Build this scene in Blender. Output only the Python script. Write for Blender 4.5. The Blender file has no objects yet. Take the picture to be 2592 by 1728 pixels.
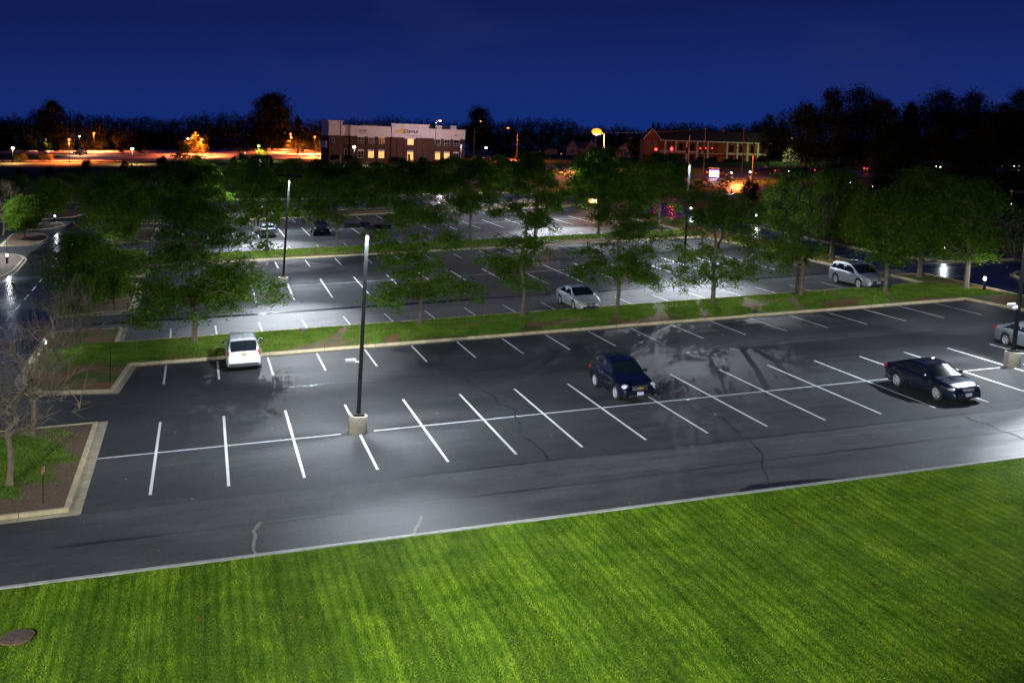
import bpy, bmesh, math, random
import numpy as np
from mathutils import Vector, Matrix
PI = math.pi
SC = bpy.context.scene
COL = SC.collection
random.seed(7)

# ------------------------------------------------------------------ camera
def cam_axes(yaw, pit, rol):
    cy, sy = math.cos(yaw), math.sin(yaw)
    f = Vector((sy*math.cos(pit), cy*math.cos(pit), -math.sin(pit)))
    r = Vector((cy, -sy, 0)); u = r.cross(f)
    return r*math.cos(rol)+u*math.sin(rol), -r*math.sin(rol)+u*math.cos(rol), f
CAMP = Vector((5.20221, -45.63835, 13.26603))
_r, _u, _f = cam_axes(0.27232, 0.09387, -0.02435)
cd = bpy.data.cameras.new('camera')
cam = bpy.data.objects.new('camera', cd); COL.objects.link(cam)
cam.matrix_world = Matrix(((_r.x, _u.x, -_f.x, CAMP.x), (_r.y, _u.y, -_f.y, CAMP.y), (_r.z, _u.z, -_f.z, CAMP.z), (0, 0, 0, 1)))
cd.sensor_width = 36; cd.lens = 36*2770.997/2592; cd.shift_y = -311.575/2592
cd.clip_start = 0.5; cd.clip_end = 6000
SC.camera = cam

# ------------------------------------------------------------------ sky (after sunset)
W = bpy.data.worlds.new("World"); SC.world = W; W.use_nodes = True
nt = W.node_tree; nt.nodes.clear()
out = nt.nodes.new('ShaderNodeOutputWorld'); bg = nt.nodes.new('ShaderNodeBackground')
tc = nt.nodes.new('ShaderNodeTexCoord'); sx = nt.nodes.new('ShaderNodeSeparateXYZ')
nt.links.new(tc.outputs['Generated'], sx.inputs[0])
rp = nt.nodes.new('ShaderNodeValToRGB')
mr = nt.nodes.new('ShaderNodeMapRange'); mr.inputs[1].default_value = -0.03; mr.inputs[2].default_value = 0.22
nt.links.new(sx.outputs['Z'], mr.inputs[0]); nt.links.new(mr.outputs[0], rp.inputs[0])
e = rp.color_ramp.elements
e[0].position = 0.0; e[0].color = (0.0055, 0.027, 0.178, 1)
e[1].position = 1.0; e[1].color = (0.0055, 0.0105, 0.062, 1)
m = e.new(0.22); m.color = (0.0075, 0.0215, 0.148, 1)
m = e.new(0.50); m.color = (0.0062, 0.0122, 0.088, 1)
nz = nt.nodes.new('ShaderNodeTexNoise'); nz.inputs['Scale'].default_value = 5.5; nz.inputs['Detail'].default_value = 6
mp = nt.nodes.new('ShaderNodeMapping'); mp.inputs['Scale'].default_value = (1, 1, 3.2); mp.inputs['Rotation'].default_value = (0.2, 0.3, 0.5)
nt.links.new(tc.outputs['Generated'], mp.inputs[0]); nt.links.new(mp.outputs[0], nz.inputs['Vector'])
cr = nt.nodes.new('ShaderNodeMapRange'); cr.inputs[1].default_value = 0.50; cr.inputs[2].default_value = 0.78; cr.inputs[4].default_value = 0.7
nt.links.new(nz.outputs['Fac'], cr.inputs[0])
mx = nt.nodes.new('ShaderNodeMixRGB'); mx.inputs[2].default_value = (0.016, 0.024, 0.12, 1)
nt.links.new(cr.outputs[0], mx.inputs[0]); nt.links.new(rp.outputs[0], mx.inputs[1])
nt.links.new(mx.outputs[0], bg.inputs[0]); nt.links.new(bg.outputs[0], out.inputs[0])
bg.inputs[1].default_value = 1.0
SC.view_settings.view_transform = 'Standard'; SC.view_settings.look = 'None'
SC.view_settings.exposure = 0.0; SC.view_settings.gamma = 1.0
try:
    SC.cycles.use_light_tree = True
    SC.cycles.max_bounces = 5; SC.cycles.diffuse_bounces = 2; SC.cycles.glossy_bounces = 3
    SC.cycles.transparent_max_bounces = 6; SC.cycles.sample_clamp_indirect = 2.0
    SC.cycles.caustics_reflective = False; SC.cycles.caustics_refractive = False
except Exception: pass
LED_W = 3100; SODIUM_W = 110000; BOLLARD_W = 130

# ------------------------------------------------------------------ helpers
LEAN = Matrix.Rotation(0.0597, 4, 'Y')          # true vertical on the sloping site
def lean_euler(rz): return (LEAN @ Matrix.Rotation(rz, 4, 'Z')).to_euler()
def sst(a, b, x):
    t = min(1, max(0, (x-a)/(b-a))); return t*t*(3-2*t)
def H(x, y):
    D = math.hypot(x-5.2, y+45.6)
    h = sst(250, 310, D)*(2.0-0.03*(min(x, 170)+20))
    return h+max(0, min(D, 620)-330)*0.012*(1-sst(30, 70, x))-max(0, D-545)*.07*sst(545, 640, D)
def tag(o, label=None, cat=None, group=None, kind=None):
    if label: o['label'] = label
    if cat: o['category'] = cat
    if group: o['group'] = group
    if kind: o['kind'] = kind
    return o
def link(name, me, parent=None):
    o = bpy.data.objects.new(name, me); COL.objects.link(o)
    if parent: o.parent = parent
    return o
def thing(name, label, cat, loc, rz=0, group=None, lean=True, scale=1):
    o = bpy.data.objects.new(name, None); COL.objects.link(o)
    o.empty_display_size = 0.3
    o.location = loc
    o.rotation_euler = lean_euler(rz) if lean else (0, 0, rz)
    o.scale = (scale,)*3 if not isinstance(scale, (tuple, list)) else scale
    return tag(o, label, cat, group)
def fastmesh(name, V, F, mat=None, smooth=False, parent=None, k=4):
    V = np.asarray(V, np.float32); F = np.asarray(F, np.int32)
    me = bpy.data.meshes.new(name)
    me.vertices.add(len(V)); me.vertices.foreach_set('co', V.ravel())
    me.loops.add(F.size); me.loops.foreach_set('vertex_index', F.ravel())
    me.polygons.add(len(F)); me.polygons.foreach_set('loop_start', np.arange(0, F.size, F.shape[1], dtype=np.int32))
    if smooth: me.polygons.foreach_set('use_smooth', np.ones(len(F), bool))
    me.update(calc_edges=True)
    if mat: me.materials.append(mat)
    return me
class MB:
    def __init__(s): s.v = []; s.f = []
    def add(s, V, F):
        b = len(s.v); s.v += [tuple(p) for p in V]; s.f += [tuple(b+i for i in f) for f in F]; return s
    def box(s, x0, y0, z0, x1, y1, z1):
        V = [(x, y, z) for z in (z0, z1) for y in (y0, y1) for x in (x0, x1)]
        return s.add(V, [(0, 2, 3, 1), (4, 5, 7, 6), (0, 1, 5, 4), (2, 6, 7, 3), (0, 4, 6, 2), (1, 3, 7, 5)])
    def quad(s, *p): return s.add(p, [tuple(range(len(p)))])
    def prism(s, poly, z0, z1, top=True, bottom=False):
        n = len(poly)
        a = sum(poly[i][0]*poly[(i+1) % n][1]-poly[(i+1) % n][0]*poly[i][1] for i in range(n))
        if a < 0: poly = poly[::-1]
        V = [(p[0], p[1], z0) for p in poly]+[(p[0], p[1], z1) for p in poly]
        F = [(i, (i+1) % n, n+(i+1) % n, n+i) for i in range(n)]
        if top: F.append(tuple(range(n, 2*n)))
        if bottom: F.append(tuple(range(n-1, -1, -1)))
        return s.add(V, F)
    def tube(s, pts, rad, n=8, caps=True):
        pts = [Vector(p) for p in pts]
        if not isinstance(rad, (list, tuple)): rad = [rad]*len(pts)
        V = []; F = []
        for i, p in enumerate(pts):
            d = (pts[min(i+1, len(pts)-1)]-pts[max(i-1, 0)]).normalized()
            a = d.cross(Vector((0, 0, 1)) if abs(d.z) < .9 else Vector((1, 0, 0))).normalized(); b = d.cross(a)
            for k in range(n):
                t = 2*PI*k/n; V.append(p+(a*math.cos(t)+b*math.sin(t))*rad[i])
        for i in range(len(pts)-1):
            for k in range(n): F.append((i*n+k, i*n+(k+1) % n, (i+1)*n+(k+1) % n, (i+1)*n+k))
        if caps: F.append(tuple(range(n-1, -1, -1))); F.append(tuple(range((len(pts)-1)*n, len(pts)*n)))
        return s.add(V, F)
    def lathe(s, prof, n=20, axis='z', c=(0, 0, 0), caps=True):
        V = []; F = []
        for r, h in prof:
            for k in range(n):
                t = 2*PI*k/n; a, b = r*math.cos(t), r*math.sin(t)
                V.append((c[0]+a, c[1]+b, c[2]+h) if axis == 'z' else (c[0]+a, c[1]+h, c[2]+b) if axis == 'y' else (c[0]+h, c[1]+a, c[2]+b))
        for i in range(len(prof)-1):
            for k in range(n): F.append((i*n+k, i*n+(k+1) % n, (i+1)*n+(k+1) % n, (i+1)*n+k))
        if caps: F.append(tuple(range(n-1, -1, -1))); F.append(tuple(range((len(prof)-1)*n, len(prof)*n)))
        return s.add(V, F)
    def ball(s, c, r, n=12, m=8):
        if not isinstance(r, (tuple, list)): r = (r, r, r)
        V = []; F = []
        for i in range(m+1):
            a = PI*i/m
            for k in range(n):
                t = 2*PI*k/n; V.append((c[0]+r[0]*math.sin(a)*math.cos(t), c[1]+r[1]*math.sin(a)*math.sin(t), c[2]+r[2]*math.cos(a)))
        for i in range(m):
            for k in range(n): F.append((i*n+k, (i+1)*n+k, (i+1)*n+(k+1) % n, i*n+(k+1) % n))
        return s.add(V, F)
    def mesh(s, name, mat, smooth=False):
        me = bpy.data.meshes.new(name); me.from_pydata(s.v, [], s.f); me.update()
        if mat: me.materials.append(mat)
        if smooth:
            me.polygons.foreach_set('use_smooth', [True]*len(me.polygons))
            try: me.set_sharp_from_angle(angle=math.radians(42))
            except Exception: pass
        return me
    def build(s, name, mat, parent=None, smooth=False, bevel=0):
        me = s.mesh(name, mat, smooth)
        if bevel:
            bm = bmesh.new(); bm.from_mesh(me)
            bmesh.ops.remove_doubles(bm, verts=bm.verts, dist=1e-5)
            bmesh.ops.bevel(bm, geom=[e for e in bm.edges if len(e.link_faces) == 2 and e.calc_face_angle(0) > .6], offset=bevel, segments=2, affect='EDGES', profile=.5)
            bm.to_mesh(me); bm.free()
        return link(name, me, parent)
def dup(root, loc, rz=0, label=None, group=None, lean=True, scale=None):
    r = root.copy(); COL.objects.link(r); r.location = loc
    r.rotation_euler = lean_euler(rz) if lean else (0, 0, rz)
    if scale is not None: r.scale = (scale,)*3 if not isinstance(scale, (tuple, list)) else scale
    if label: r['label'] = label
    if group: r['group'] = group
    def rec(a, b):
        for ch in list(a.children):
            c = ch.copy(); COL.objects.link(c); c.parent = b; rec(ch, c)
    rec(root, r)
    return r

# ------------------------------------------------------------------ materials
def node_mat(name):
    m = bpy.data.materials.new(name); m.use_nodes = True
    nt = m.node_tree; b = nt.nodes['Principled BSDF']; return m, nt, b
def N(nt, t, **kw):
    n = nt.nodes.new(t)
    for k, v in kw.items():
        if k in n.inputs: n.inputs[k].default_value = v
        else: setattr(n, k, v)
    return n
def noise(nt, vec, scale, detail=4, rough=.55):
    n = N(nt, 'ShaderNodeTexNoise'); n.inputs['Scale'].default_value = scale; n.inputs['Detail'].default_value = detail; n.inputs['Roughness'].default_value = rough
    nt.links.new(vec, n.inputs['Vector']); return n.outputs['Fac']
def ramp(nt, fac, stops):
    r = N(nt, 'ShaderNodeValToRGB'); nt.links.new(fac, r.inputs[0]); el = r.color_ramp.elements
    el[0].position, el[0].color = stops[0][0], (*stops[0][1], 1)
    el[1].position, el[1].color = stops[-1][0], (*stops[-1][1], 1)
    for p, c in stops[1:-1]: q = el.new(p); q.color = (*c, 1)
    return r.outputs[0]
def mapv(nt, src, scale=(1, 1, 1), rot=(0, 0, 0)):
    m = N(nt, 'ShaderNodeMapping'); m.inputs['Scale'].default_value = scale; m.inputs['Rotation'].default_value = rot
    nt.links.new(src, m.inputs[0]); return m.outputs[0]
def pos(nt): return N(nt, 'ShaderNodeNewGeometry').outputs['Position']
def objc(nt): return N(nt, 'ShaderNodeTexCoord').outputs['Object']
def mixc(nt, f, a, b, t='MIX'):
    m = N(nt, 'ShaderNodeMixRGB'); m.blend_type = t
    for i, x in ((0, f), (1, a), (2, b)):
        if isinstance(x, (int, float)): m.inputs[i].default_value = x
        elif isinstance(x, tuple): m.inputs[i].default_value = (*x, 1)
        else: nt.links.new(x, m.inputs[i])
    return m.outputs[0]
def rng(nt, f, a, b, c, d):
    m = N(nt, 'ShaderNodeMapRange')
    for i, x in enumerate((a, b, c, d)): m.inputs[i+1].default_value = x
    nt.links.new(f, m.inputs[0]); return m.outputs[0]
def bump(nt, b, h, strength=.3, dist=.02):
    n = N(nt, 'ShaderNodeBump'); n.inputs['Strength'].default_value = strength; n.inputs['Distance'].default_value = dist
    nt.links.new(h, n.inputs['Height']); nt.links.new(n.outputs[0], b.inputs['Normal'])
def plain(name, col, rough=.6, metal=0, vary=.15, scale=6, coat=0, spec=None):
    m, nt, b = node_mat(name)
    v = objc(nt); f = noise(nt, v, scale)
    c0 = tuple(x*(1-vary) for x in col); c1 = tuple(min(1, x*(1+vary)) for x in col)
    nt.links.new(ramp(nt, f, [(.3, c0), (.7, c1)]), b.inputs['Base Color'])
    b.inputs['Roughness'].default_value = rough; b.inputs['Metallic'].default_value = metal
    if coat: b.inputs['Coat Weight'].default_value = coat; b.inputs['Coat Roughness'].default_value = .04
    if spec is not None: b.inputs['Specular IOR Level'].default_value = spec
    return m
def emit(name, col, s):
    m, nt, b = node_mat(name)
    b.inputs['Base Color'].default_value = (*[min(1, c) for c in col], 1)
    b.inputs['Emission Color'].default_value = (*col, 1); b.inputs['Emission Strength'].default_value = s
    return m
def asphalt(name, base=.05, tint=(.98, .98, 1.03), rough=.5, wear_and_pools=0):
    m, nt, b = node_mat(name); v = pos(nt)
    big = noise(nt, mapv(nt, v, (.05, .16, 1)), 1.0, 5, .6)
    streak = noise(nt, mapv(nt, v, (.10, 2.2, 1)), 1.0, 4, .6)
    tar = noise(nt, v, .35, 6, .7)
    fine = noise(nt, v, 38, 2, .7)
    grain = noise(nt, v, 9, 3, .8)
    def t(k): return tuple(base*k*x for x in tint)
    c = ramp(nt, big, [(.35, t(.72)), (.65, t(1.25))])
    c = mixc(nt, .7, c, ramp(nt, streak, [(.3, (.6,)*3), (.7, (1.32,)*3)]), 'MULTIPLY')
    c = mixc(nt, .55, c, ramp(nt, tar, [(.38, (.7,)*3), (.62, (1.2,)*3)]), 'MULTIPLY')
    c = mixc(nt, .7, c, ramp(nt, fine, [(.3, (.55,)*3), (.7, (1.5,)*3)]), 'MULTIPLY')
    c = mixc(nt, .75, c, ramp(nt, grain, [(.34, (.62,)*3), (.66, (1.4,)*3)]), 'MULTIPLY')
    c = mixc(nt, .8, c, ramp(nt, noise(nt, v, 1.1, 3, .6), [(.24, (.45,)*3), (.36, (1.02,)*3)]), 'MULTIPLY')
    if wear_and_pools:  # lighter bands: worn lanes plus lamp pools painted into the colour
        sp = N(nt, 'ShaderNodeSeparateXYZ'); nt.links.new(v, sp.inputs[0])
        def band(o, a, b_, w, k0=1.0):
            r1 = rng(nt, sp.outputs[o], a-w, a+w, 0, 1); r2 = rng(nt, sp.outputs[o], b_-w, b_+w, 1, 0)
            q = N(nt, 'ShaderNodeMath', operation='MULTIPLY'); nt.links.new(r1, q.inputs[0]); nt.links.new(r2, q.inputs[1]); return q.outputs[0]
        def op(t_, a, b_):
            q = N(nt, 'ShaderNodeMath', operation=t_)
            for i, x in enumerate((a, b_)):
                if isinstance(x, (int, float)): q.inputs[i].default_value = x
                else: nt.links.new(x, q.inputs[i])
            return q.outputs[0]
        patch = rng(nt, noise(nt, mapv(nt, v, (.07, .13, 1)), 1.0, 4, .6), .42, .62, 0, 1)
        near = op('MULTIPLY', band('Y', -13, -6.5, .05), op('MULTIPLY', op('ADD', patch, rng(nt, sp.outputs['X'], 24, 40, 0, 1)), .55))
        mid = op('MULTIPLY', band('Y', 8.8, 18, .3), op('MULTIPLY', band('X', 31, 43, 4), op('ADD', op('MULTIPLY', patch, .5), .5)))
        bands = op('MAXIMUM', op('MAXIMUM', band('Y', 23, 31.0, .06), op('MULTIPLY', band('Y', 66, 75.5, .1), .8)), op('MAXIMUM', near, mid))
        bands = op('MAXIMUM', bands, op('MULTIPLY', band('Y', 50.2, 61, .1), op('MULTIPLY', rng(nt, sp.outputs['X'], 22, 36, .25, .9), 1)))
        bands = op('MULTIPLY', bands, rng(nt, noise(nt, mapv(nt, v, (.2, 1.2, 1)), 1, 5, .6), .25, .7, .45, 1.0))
        c = mixc(nt, bands, c, mixc(nt, 1.0, c, (wear_and_pools, wear_and_pools*.98, wear_and_pools*.9), 'MULTIPLY'))
    nt.links.new(c, b.inputs['Base Color'])
    rr = N(nt, 'ShaderNodeMath', operation='ADD'); nt.links.new(rng(nt, big, .3, .7, rough-.1, rough+.12), rr.inputs[0]); nt.links.new(rng(nt, streak, .3, .7, -.06, .06), rr.inputs[1])
    nt.links.new(rr.outputs[0], b.inputs['Roughness'])
    b.inputs['Specular IOR Level'].default_value = .35 if rough > .6 else .5
    bump(nt, b, fine, .35 if rough > .3 else .12, .012)
    return m
M = {}
M['asphalt'] = asphalt('asphalt', .039, rough=.72, wear_and_pools=3.3)
M['asphalt_smooth'] = asphalt('sealed asphalt', .03, rough=.22)
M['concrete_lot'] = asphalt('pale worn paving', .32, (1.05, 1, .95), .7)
M['road'] = asphalt('main road', .07, rough=.4)
def worn_paint():
    m, nt, b = node_mat('white paint'); v = pos(nt)
    c = ramp(nt, noise(nt, v, 30, 4, .8), [(.30, (.22, .22, .23)), (.42, (.66, .66, .66)), (.7, (.86, .86, .85))])
    c = mixc(nt, .6, c, ramp(nt, noise(nt, v, .5, 3), [(.3, (.7,)*3), (.7, (1.05,)*3)]), 'MULTIPLY')
    nt.links.new(c, b.inputs['Base Color']); b.inputs['Roughness'].default_value = .75; return m
M['paint'] = worn_paint()
M['crack'] = plain('tar seal', (.018, .018, .022), .35)
M['seam'] = plain('tar band', (.012, .012, .018), .2)
M['pale_crack'] = plain('dusty crack', (.2, .19, .17), .9)
def concrete(name, col):
    m, nt, b = node_mat(name); v = pos(nt)
    c = ramp(nt, noise(nt, v, 1.3, 6, .65), [(.3, tuple(x*.68 for x in col)), (.7, tuple(x*1.15 for x in col))])
    c = mixc(nt, .5, c, ramp(nt, noise(nt, v, 22, 3), [(.3, (.7,)*3), (.7, (1.25,)*3)]), 'MULTIPLY')
    nt.links.new(c, b.inputs['Base Color']); b.inputs['Roughness'].default_value = .85
    bump(nt, b, noise(nt, v, 30, 3), .3, .01); return m
M['kerb'] = concrete('kerb concrete', (.52, .43, .26))
M['gutter'] = concrete('gutter concrete', (.42, .36, .24))
M['conc'] = concrete('pole base concrete', (.32, .29, .22))
def mulch(name):
    m, nt, b = node_mat(name); v = pos(nt)
    f = noise(nt, v, 14, 6, .75)
    c = ramp(nt, f, [(.3, (.04, .022, .011)), (.5, (.12, .07, .038)), (.72, (.26, .17, .10))])
    nt.links.new(c, b.inputs['Base Color']); b.inputs['Roughness'].default_value = .95
    bump(nt, b, f, .9, .05); return m
M['mulch'] = mulch('mulch')
def turf(name, g0, g1, dirt=.5, stripes=False, dirtcol=(.13, .085, .045)):
    m, nt, b = node_mat(name); v = pos(nt)
    f = noise(nt, v, 9, 6, .75); big = noise(nt, v, .45, 5, .6)
    c = ramp(nt, f, [(.28, tuple(x*.45 for x in g0)), (.5, g0), (.74, g1)])
    if stripes:
        w = N(nt, 'ShaderNodeTexWave'); w.wave_type = 'BANDS'; w.bands_direction = 'X'
        w.inputs['Scale'].default_value = .33; w.inputs['Distortion'].default_value = 2.5; w.inputs['Detail'].default_value = 3; w.inputs['Detail Scale'].default_value = .8
        nt.links.new(mapv(nt, v, (1, .12, 1), (0, 0, .05)), w.inputs['Vector'])
        c = mixc(nt, .7, c, ramp(nt, w.outputs['Fac'], [(.15, (.55, .62, .5)), (.6, (1.1, 1.05, 1.0))]), 'MULTIPLY')
        c = mixc(nt, .6, c, ramp(nt, big, [(.3, (.65, .75, .7)), (.7, (1.3, 1.15, 1))]), 'MULTIPLY')
    else:
        d = mixc(nt, .5, ramp(nt, f, [(.3, tuple(x*.5 for x in dirtcol)), (.7, tuple(x*1.3 for x in dirtcol))]), dirtcol)
        k = ramp(nt, big, [(dirt-.03, (1, 1, 1)), (dirt+.08, (0, 0, 0))]) if dirt > 0 else None
        if k is not None: c = mixc(nt, k, c, d)
    nt.links.new(c, b.inputs['Base Color']); b.inputs['Roughness'].default_value = .9
    b.inputs['Specular IOR Level'].default_value = .2
    bump(nt, b, f, .9, .06); return m
M['lawn'] = turf('lawn soil and turf', (.08, .16, .012), (.17, .27, .02), 0, True)
M['median'] = turf('median turf', (.07, .13, .015), (.18, .25, .03), .50, dirtcol=(.24, .13, .05))
M['farturf'] = turf('far turf', (.035, .055, .012), (.07, .09, .02), .33, dirtcol=(.06, .05, .02))
def leafmat(name, c0, c1, trans=.25, mow=False):
    m = bpy.data.materials.new(name); m.use_nodes = True; nt = m.node_tree; nt.nodes.clear()
    o = nt.nodes.new('ShaderNodeOutputMaterial'); g = nt.nodes.new('ShaderNodeNewGeometry')
    big = noise(nt, g.outputs['Position'], .8, 3)
    r = N(nt, 'ShaderNodeMath', operation='ADD'); nt.links.new(g.outputs['Random Per Island'], r.inputs[0])
    nt.links.new(rng(nt, big, .3, .7, -.35, .35), r.inputs[1])
    c = ramp(nt, r.outputs[0], [(0, c0), (1, c1)])
    if mow:
        vv = g.outputs['Position']
        w = N(nt, 'ShaderNodeTexWave'); w.wave_type = 'BANDS'; w.bands_direction = 'X'
        w.inputs['Scale'].default_value = .95; w.inputs['Distortion'].default_value = 1.8; w.inputs['Detail'].default_value = 4; w.inputs['Detail Scale'].default_value = 1.2
        nt.links.new(mapv(nt, vv, (1, .10, 1)), w.inputs['Vector'])
        n1 = noise(nt, mapv(nt, vv, (2.6, .30, 1)), 1.0, 5, .65); n2 = noise(nt, vv, 1.6, 5, .7)
        c = mixc(nt, .75, c, ramp(nt, w.outputs['Fac'], [(.08, (.50, .62, .5)), (.50, (1, 1, 1)), (.9, (1.05, 1.03, 1))]), 'MULTIPLY')
        c = mixc(nt, .5, c, ramp(nt, n1, [(.36, (.45, .6, .45)), (.56, (1.15, 1.08, 1))]), 'MULTIPLY')
        c = mixc(nt, .4, c, ramp(nt, n2, [(.3, (.5, .62, .5)), (.7, (1.3, 1.2, 1))]), 'MULTIPLY')
    d = nt.nodes.new('ShaderNodeBsdfDiffuse'); t = nt.nodes.new('ShaderNodeBsdfTranslucent'); mxs = nt.nodes.new('ShaderNodeMixShader')
    nt.links.new(c, d.inputs[0]); nt.links.new(mixc(nt, .5, c, (.16, .22, .01), 'MIX'), t.inputs[0]); mxs.inputs[0].default_value = trans
    nt.links.new(d.outputs[0], mxs.inputs[1]); nt.links.new(t.outputs[0], mxs.inputs[2]); nt.links.new(mxs.outputs[0], o.inputs[0])
    return m
M['leaf'] = leafmat('locust leaf', (.03, .10, .01), (.20, .35, .035), .4)
M['leaf2'] = leafmat('maple leaf', (.05, .11, .01), (.18, .29, .03), .35)
M['leafdark'] = leafmat('dark evergreen leaf', (.01, .02, .006), (.03, .05, .015), .1)
M['leaffar'] = leafmat('distant leaf', (.012, .02, .006), (.045, .06, .018), .1)
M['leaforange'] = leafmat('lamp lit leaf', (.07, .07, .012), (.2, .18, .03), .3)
M['blade'] = leafmat('grass blade', (.08, .185, .012), (.29, .43, .036), .2, True)
M['blade2'] = leafmat('median grass blade', (.06, .15, .015), (.22, .33, .05), .2)
M['dead'] = leafmat('fallen leaf', (.2, .08, .03), (.45, .25, .09), .1)
def bark(name, col):
    m, nt, b = node_mat(name); v = objc(nt)
    f = noise(nt, mapv(nt, v, (6, 6, 1.2)), 2.2, 6, .7)
    nt.links.new(ramp(nt, f, [(.3, tuple(x*.4 for x in col)), (.7, tuple(x*1.3 for x in col))]), b.inputs['Base Color'])
    b.inputs['Roughness'].default_value = .92; bump(nt, b, f, .8, .04); return m
M['bark'] = bark('bark', (.17, .13, .09)); M['barkpale'] = bark('pale dead bark', (.24, .18, .12)); M['barkdark'] = bark('dark bark', (.06, .045, .035))
M['poleblack'] = plain('black bronze pole paint', (.017, .017, .018), .5, 0, spec=.2)
M['led'] = emit('lamp lens white', (.9, .95, 1.0), 30); M['ledhot'] = emit('white lamp', (.95, 1.0, .85), 12)
M['sodium'] = emit('sodium lamp', (1.0, .17, .016), 5.0); M['sodiumsoft'] = emit('far sodium lamp', (1.0, .40, .10), 3)
M['bollardglow'] = emit('bollard lens', (.82, .9, 1.0), 14)
M['redlight'] = emit('red signal', (1.0, .03, .025), 12); M['greenlight'] = emit('green signal', (.1, .9, .5), 3); M['greenlamp'] = emit('mercury lamp', (.65, 1.0, .25), 3)
M['screen'] = emit('sign screen', (.75, .72, 1.0), 6); M['screenblue'] = emit('sign header', (.1, .1, .9), 2)
M['winlit'] = None
# ------------------------------------------------------------------ ground and paving
def grid_ground():
    xs = np.concatenate([np.arange(-3000, -400, 260), np.arange(-400, 500, 9), np.arange(500, 3001, 250)])
    ys = np.concatenate([np.arange(-400, -60, 85), np.arange(-60, 700, 9), np.arange(700, 3201, 250)])
    V = [(x, y, H(x, y)-.03) for y in ys for x in xs]; nx = len(xs)
    F = [(j*nx+i, j*nx+i+1, (j+1)*nx+i+1, (j+1)*nx+i) for j in range(len(ys)-1) for i in range(nx-1)]
    tag(link('ground', fastmesh('ground', V, F, M['farturf'], True)), kind='structure')
grid_ground()
def sheet(name, polys, z, mat, kind='structure'):
    mb = MB()
    for p in polys:
        a = sum(p[i][0]*p[(i+1) % len(p)][1]-p[(i+1) % len(p)][0]*p[i][1] for i in range(len(p)))
        q = p if a > 0 else p[::-1]
        mb.add([(x, y, z) for x, y in q], [tuple(range(len(q)))])
    o = mb.build(name, mat); return tag(o, kind=kind)
def strip(name, A, B, mat, off=.12, n=6, m=8):
    def along(P, t):
        L = [0]
        for i in range(len(P)-1): L.append(L[-1]+math.dist(P[i], P[i+1]))
        s = t*L[-1]
        for i in range(len(P)-1):
            if s <= L[i+1]+1e-6:
                k = (s-L[i])/(L[i+1]-L[i]); return (P[i][0]+(P[i+1][0]-P[i][0])*k, P[i][1]+(P[i+1][1]-P[i][1])*k)
        return P[-1]
    mm = m*4; V = []
    for j in range(mm+1):
        a, b = along(A, j/mm), along(B, j/mm)
        for i in range(n+1):
            x = a[0]+(b[0]-a[0])*i/n; y = a[1]+(b[1]-a[1])*i/n; V.append((x, y, H(x, y)+off))
    F = [(j*(n+1)+i, (j+1)*(n+1)+i, (j+1)*(n+1)+i+1, j*(n+1)+i+1) for j in range(mm) for i in range(n)]
    return tag(link(name, fastmesh(name, V, F, mat, True)), kind='structure')
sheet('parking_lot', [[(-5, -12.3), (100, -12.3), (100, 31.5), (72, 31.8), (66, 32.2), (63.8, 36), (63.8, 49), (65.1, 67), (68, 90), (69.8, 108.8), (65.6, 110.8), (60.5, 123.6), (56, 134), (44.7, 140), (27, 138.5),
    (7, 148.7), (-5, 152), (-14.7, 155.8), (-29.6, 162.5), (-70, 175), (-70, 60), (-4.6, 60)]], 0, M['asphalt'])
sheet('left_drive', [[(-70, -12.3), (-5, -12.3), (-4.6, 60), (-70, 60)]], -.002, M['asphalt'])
# sealed, shinier drives: thin overlays
sheet('drive_lane', [[(-12.3, 20), (-4.9, 20), (-4.9, 118), (-12.9, 118), (-12.9, 74), (-12.2, 63)]], .004, M['asphalt_smooth'])
sheet('far_parking_bay', [[(3, 116.6), (46, 114.2), (57.5, 119), (56, 133.5), (44.7, 139.6), (27, 138.2), (7, 148.2), (-5, 151), (-5, 133)]], .004, M['asphalt_smooth'])
sheet('ring_drive', [[(58.6, 33), (63.7, 36), (63.7, 49), (65, 67), (67.8, 90), (69.6, 108.6), (60, 122), (57.6, 118), (61, 103), (61.5, 90), (60, 62)]], .004, M['asphalt_smooth'])
sheet('right_drive', [[(58.8, 14.5), (72, 6), (99, 6), (99, 31.3), (66, 32), (59, 32.8), (58.8, 28)]], .004, M['asphalt_smooth'])
strip('main_road', [(-400, 380), (-200, 285), (-37, 208.5), (104.5, 141.6), (124, 134), (150, 131.5), (300, 118)],
      [(-400, 400), (-200, 304), (-37, 226.5), (112, 163), (132, 151.5), (155, 150), (300, 140)], M['road'], .05, 4, 14)
strip('side_street', [(78, 168), (84, 200), (94.5, 253), (98, 283), (99.8, 355), (114, 424), (130, 470)], [(92, 160), (101, 190), (103, 254), (107, 297), (108, 352), (124, 410), (145, 460)], M['concrete_lot'], .12)
strip('entry_drive', [(84, 110), (90, 124), (88, 150)], [(95, 106), (99, 120), (98, 146)], M['road'], .07, 3, 3)
strip('entry_path', [(69.5, 100), (76, 101), (86, 111)], [(69.5, 108), (76, 110), (84, 117)], M['road'], .06, 3, 3)
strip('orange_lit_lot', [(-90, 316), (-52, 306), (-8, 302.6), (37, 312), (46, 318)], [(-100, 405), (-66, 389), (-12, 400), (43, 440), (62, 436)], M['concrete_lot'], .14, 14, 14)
strip('lot_turf_strip', [(-92, 322), (-60, 315), (-41, 310)], [(-92, 372), (-58, 362), (-38, 343)], M['farturf'], .22, 6, 4)
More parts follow.
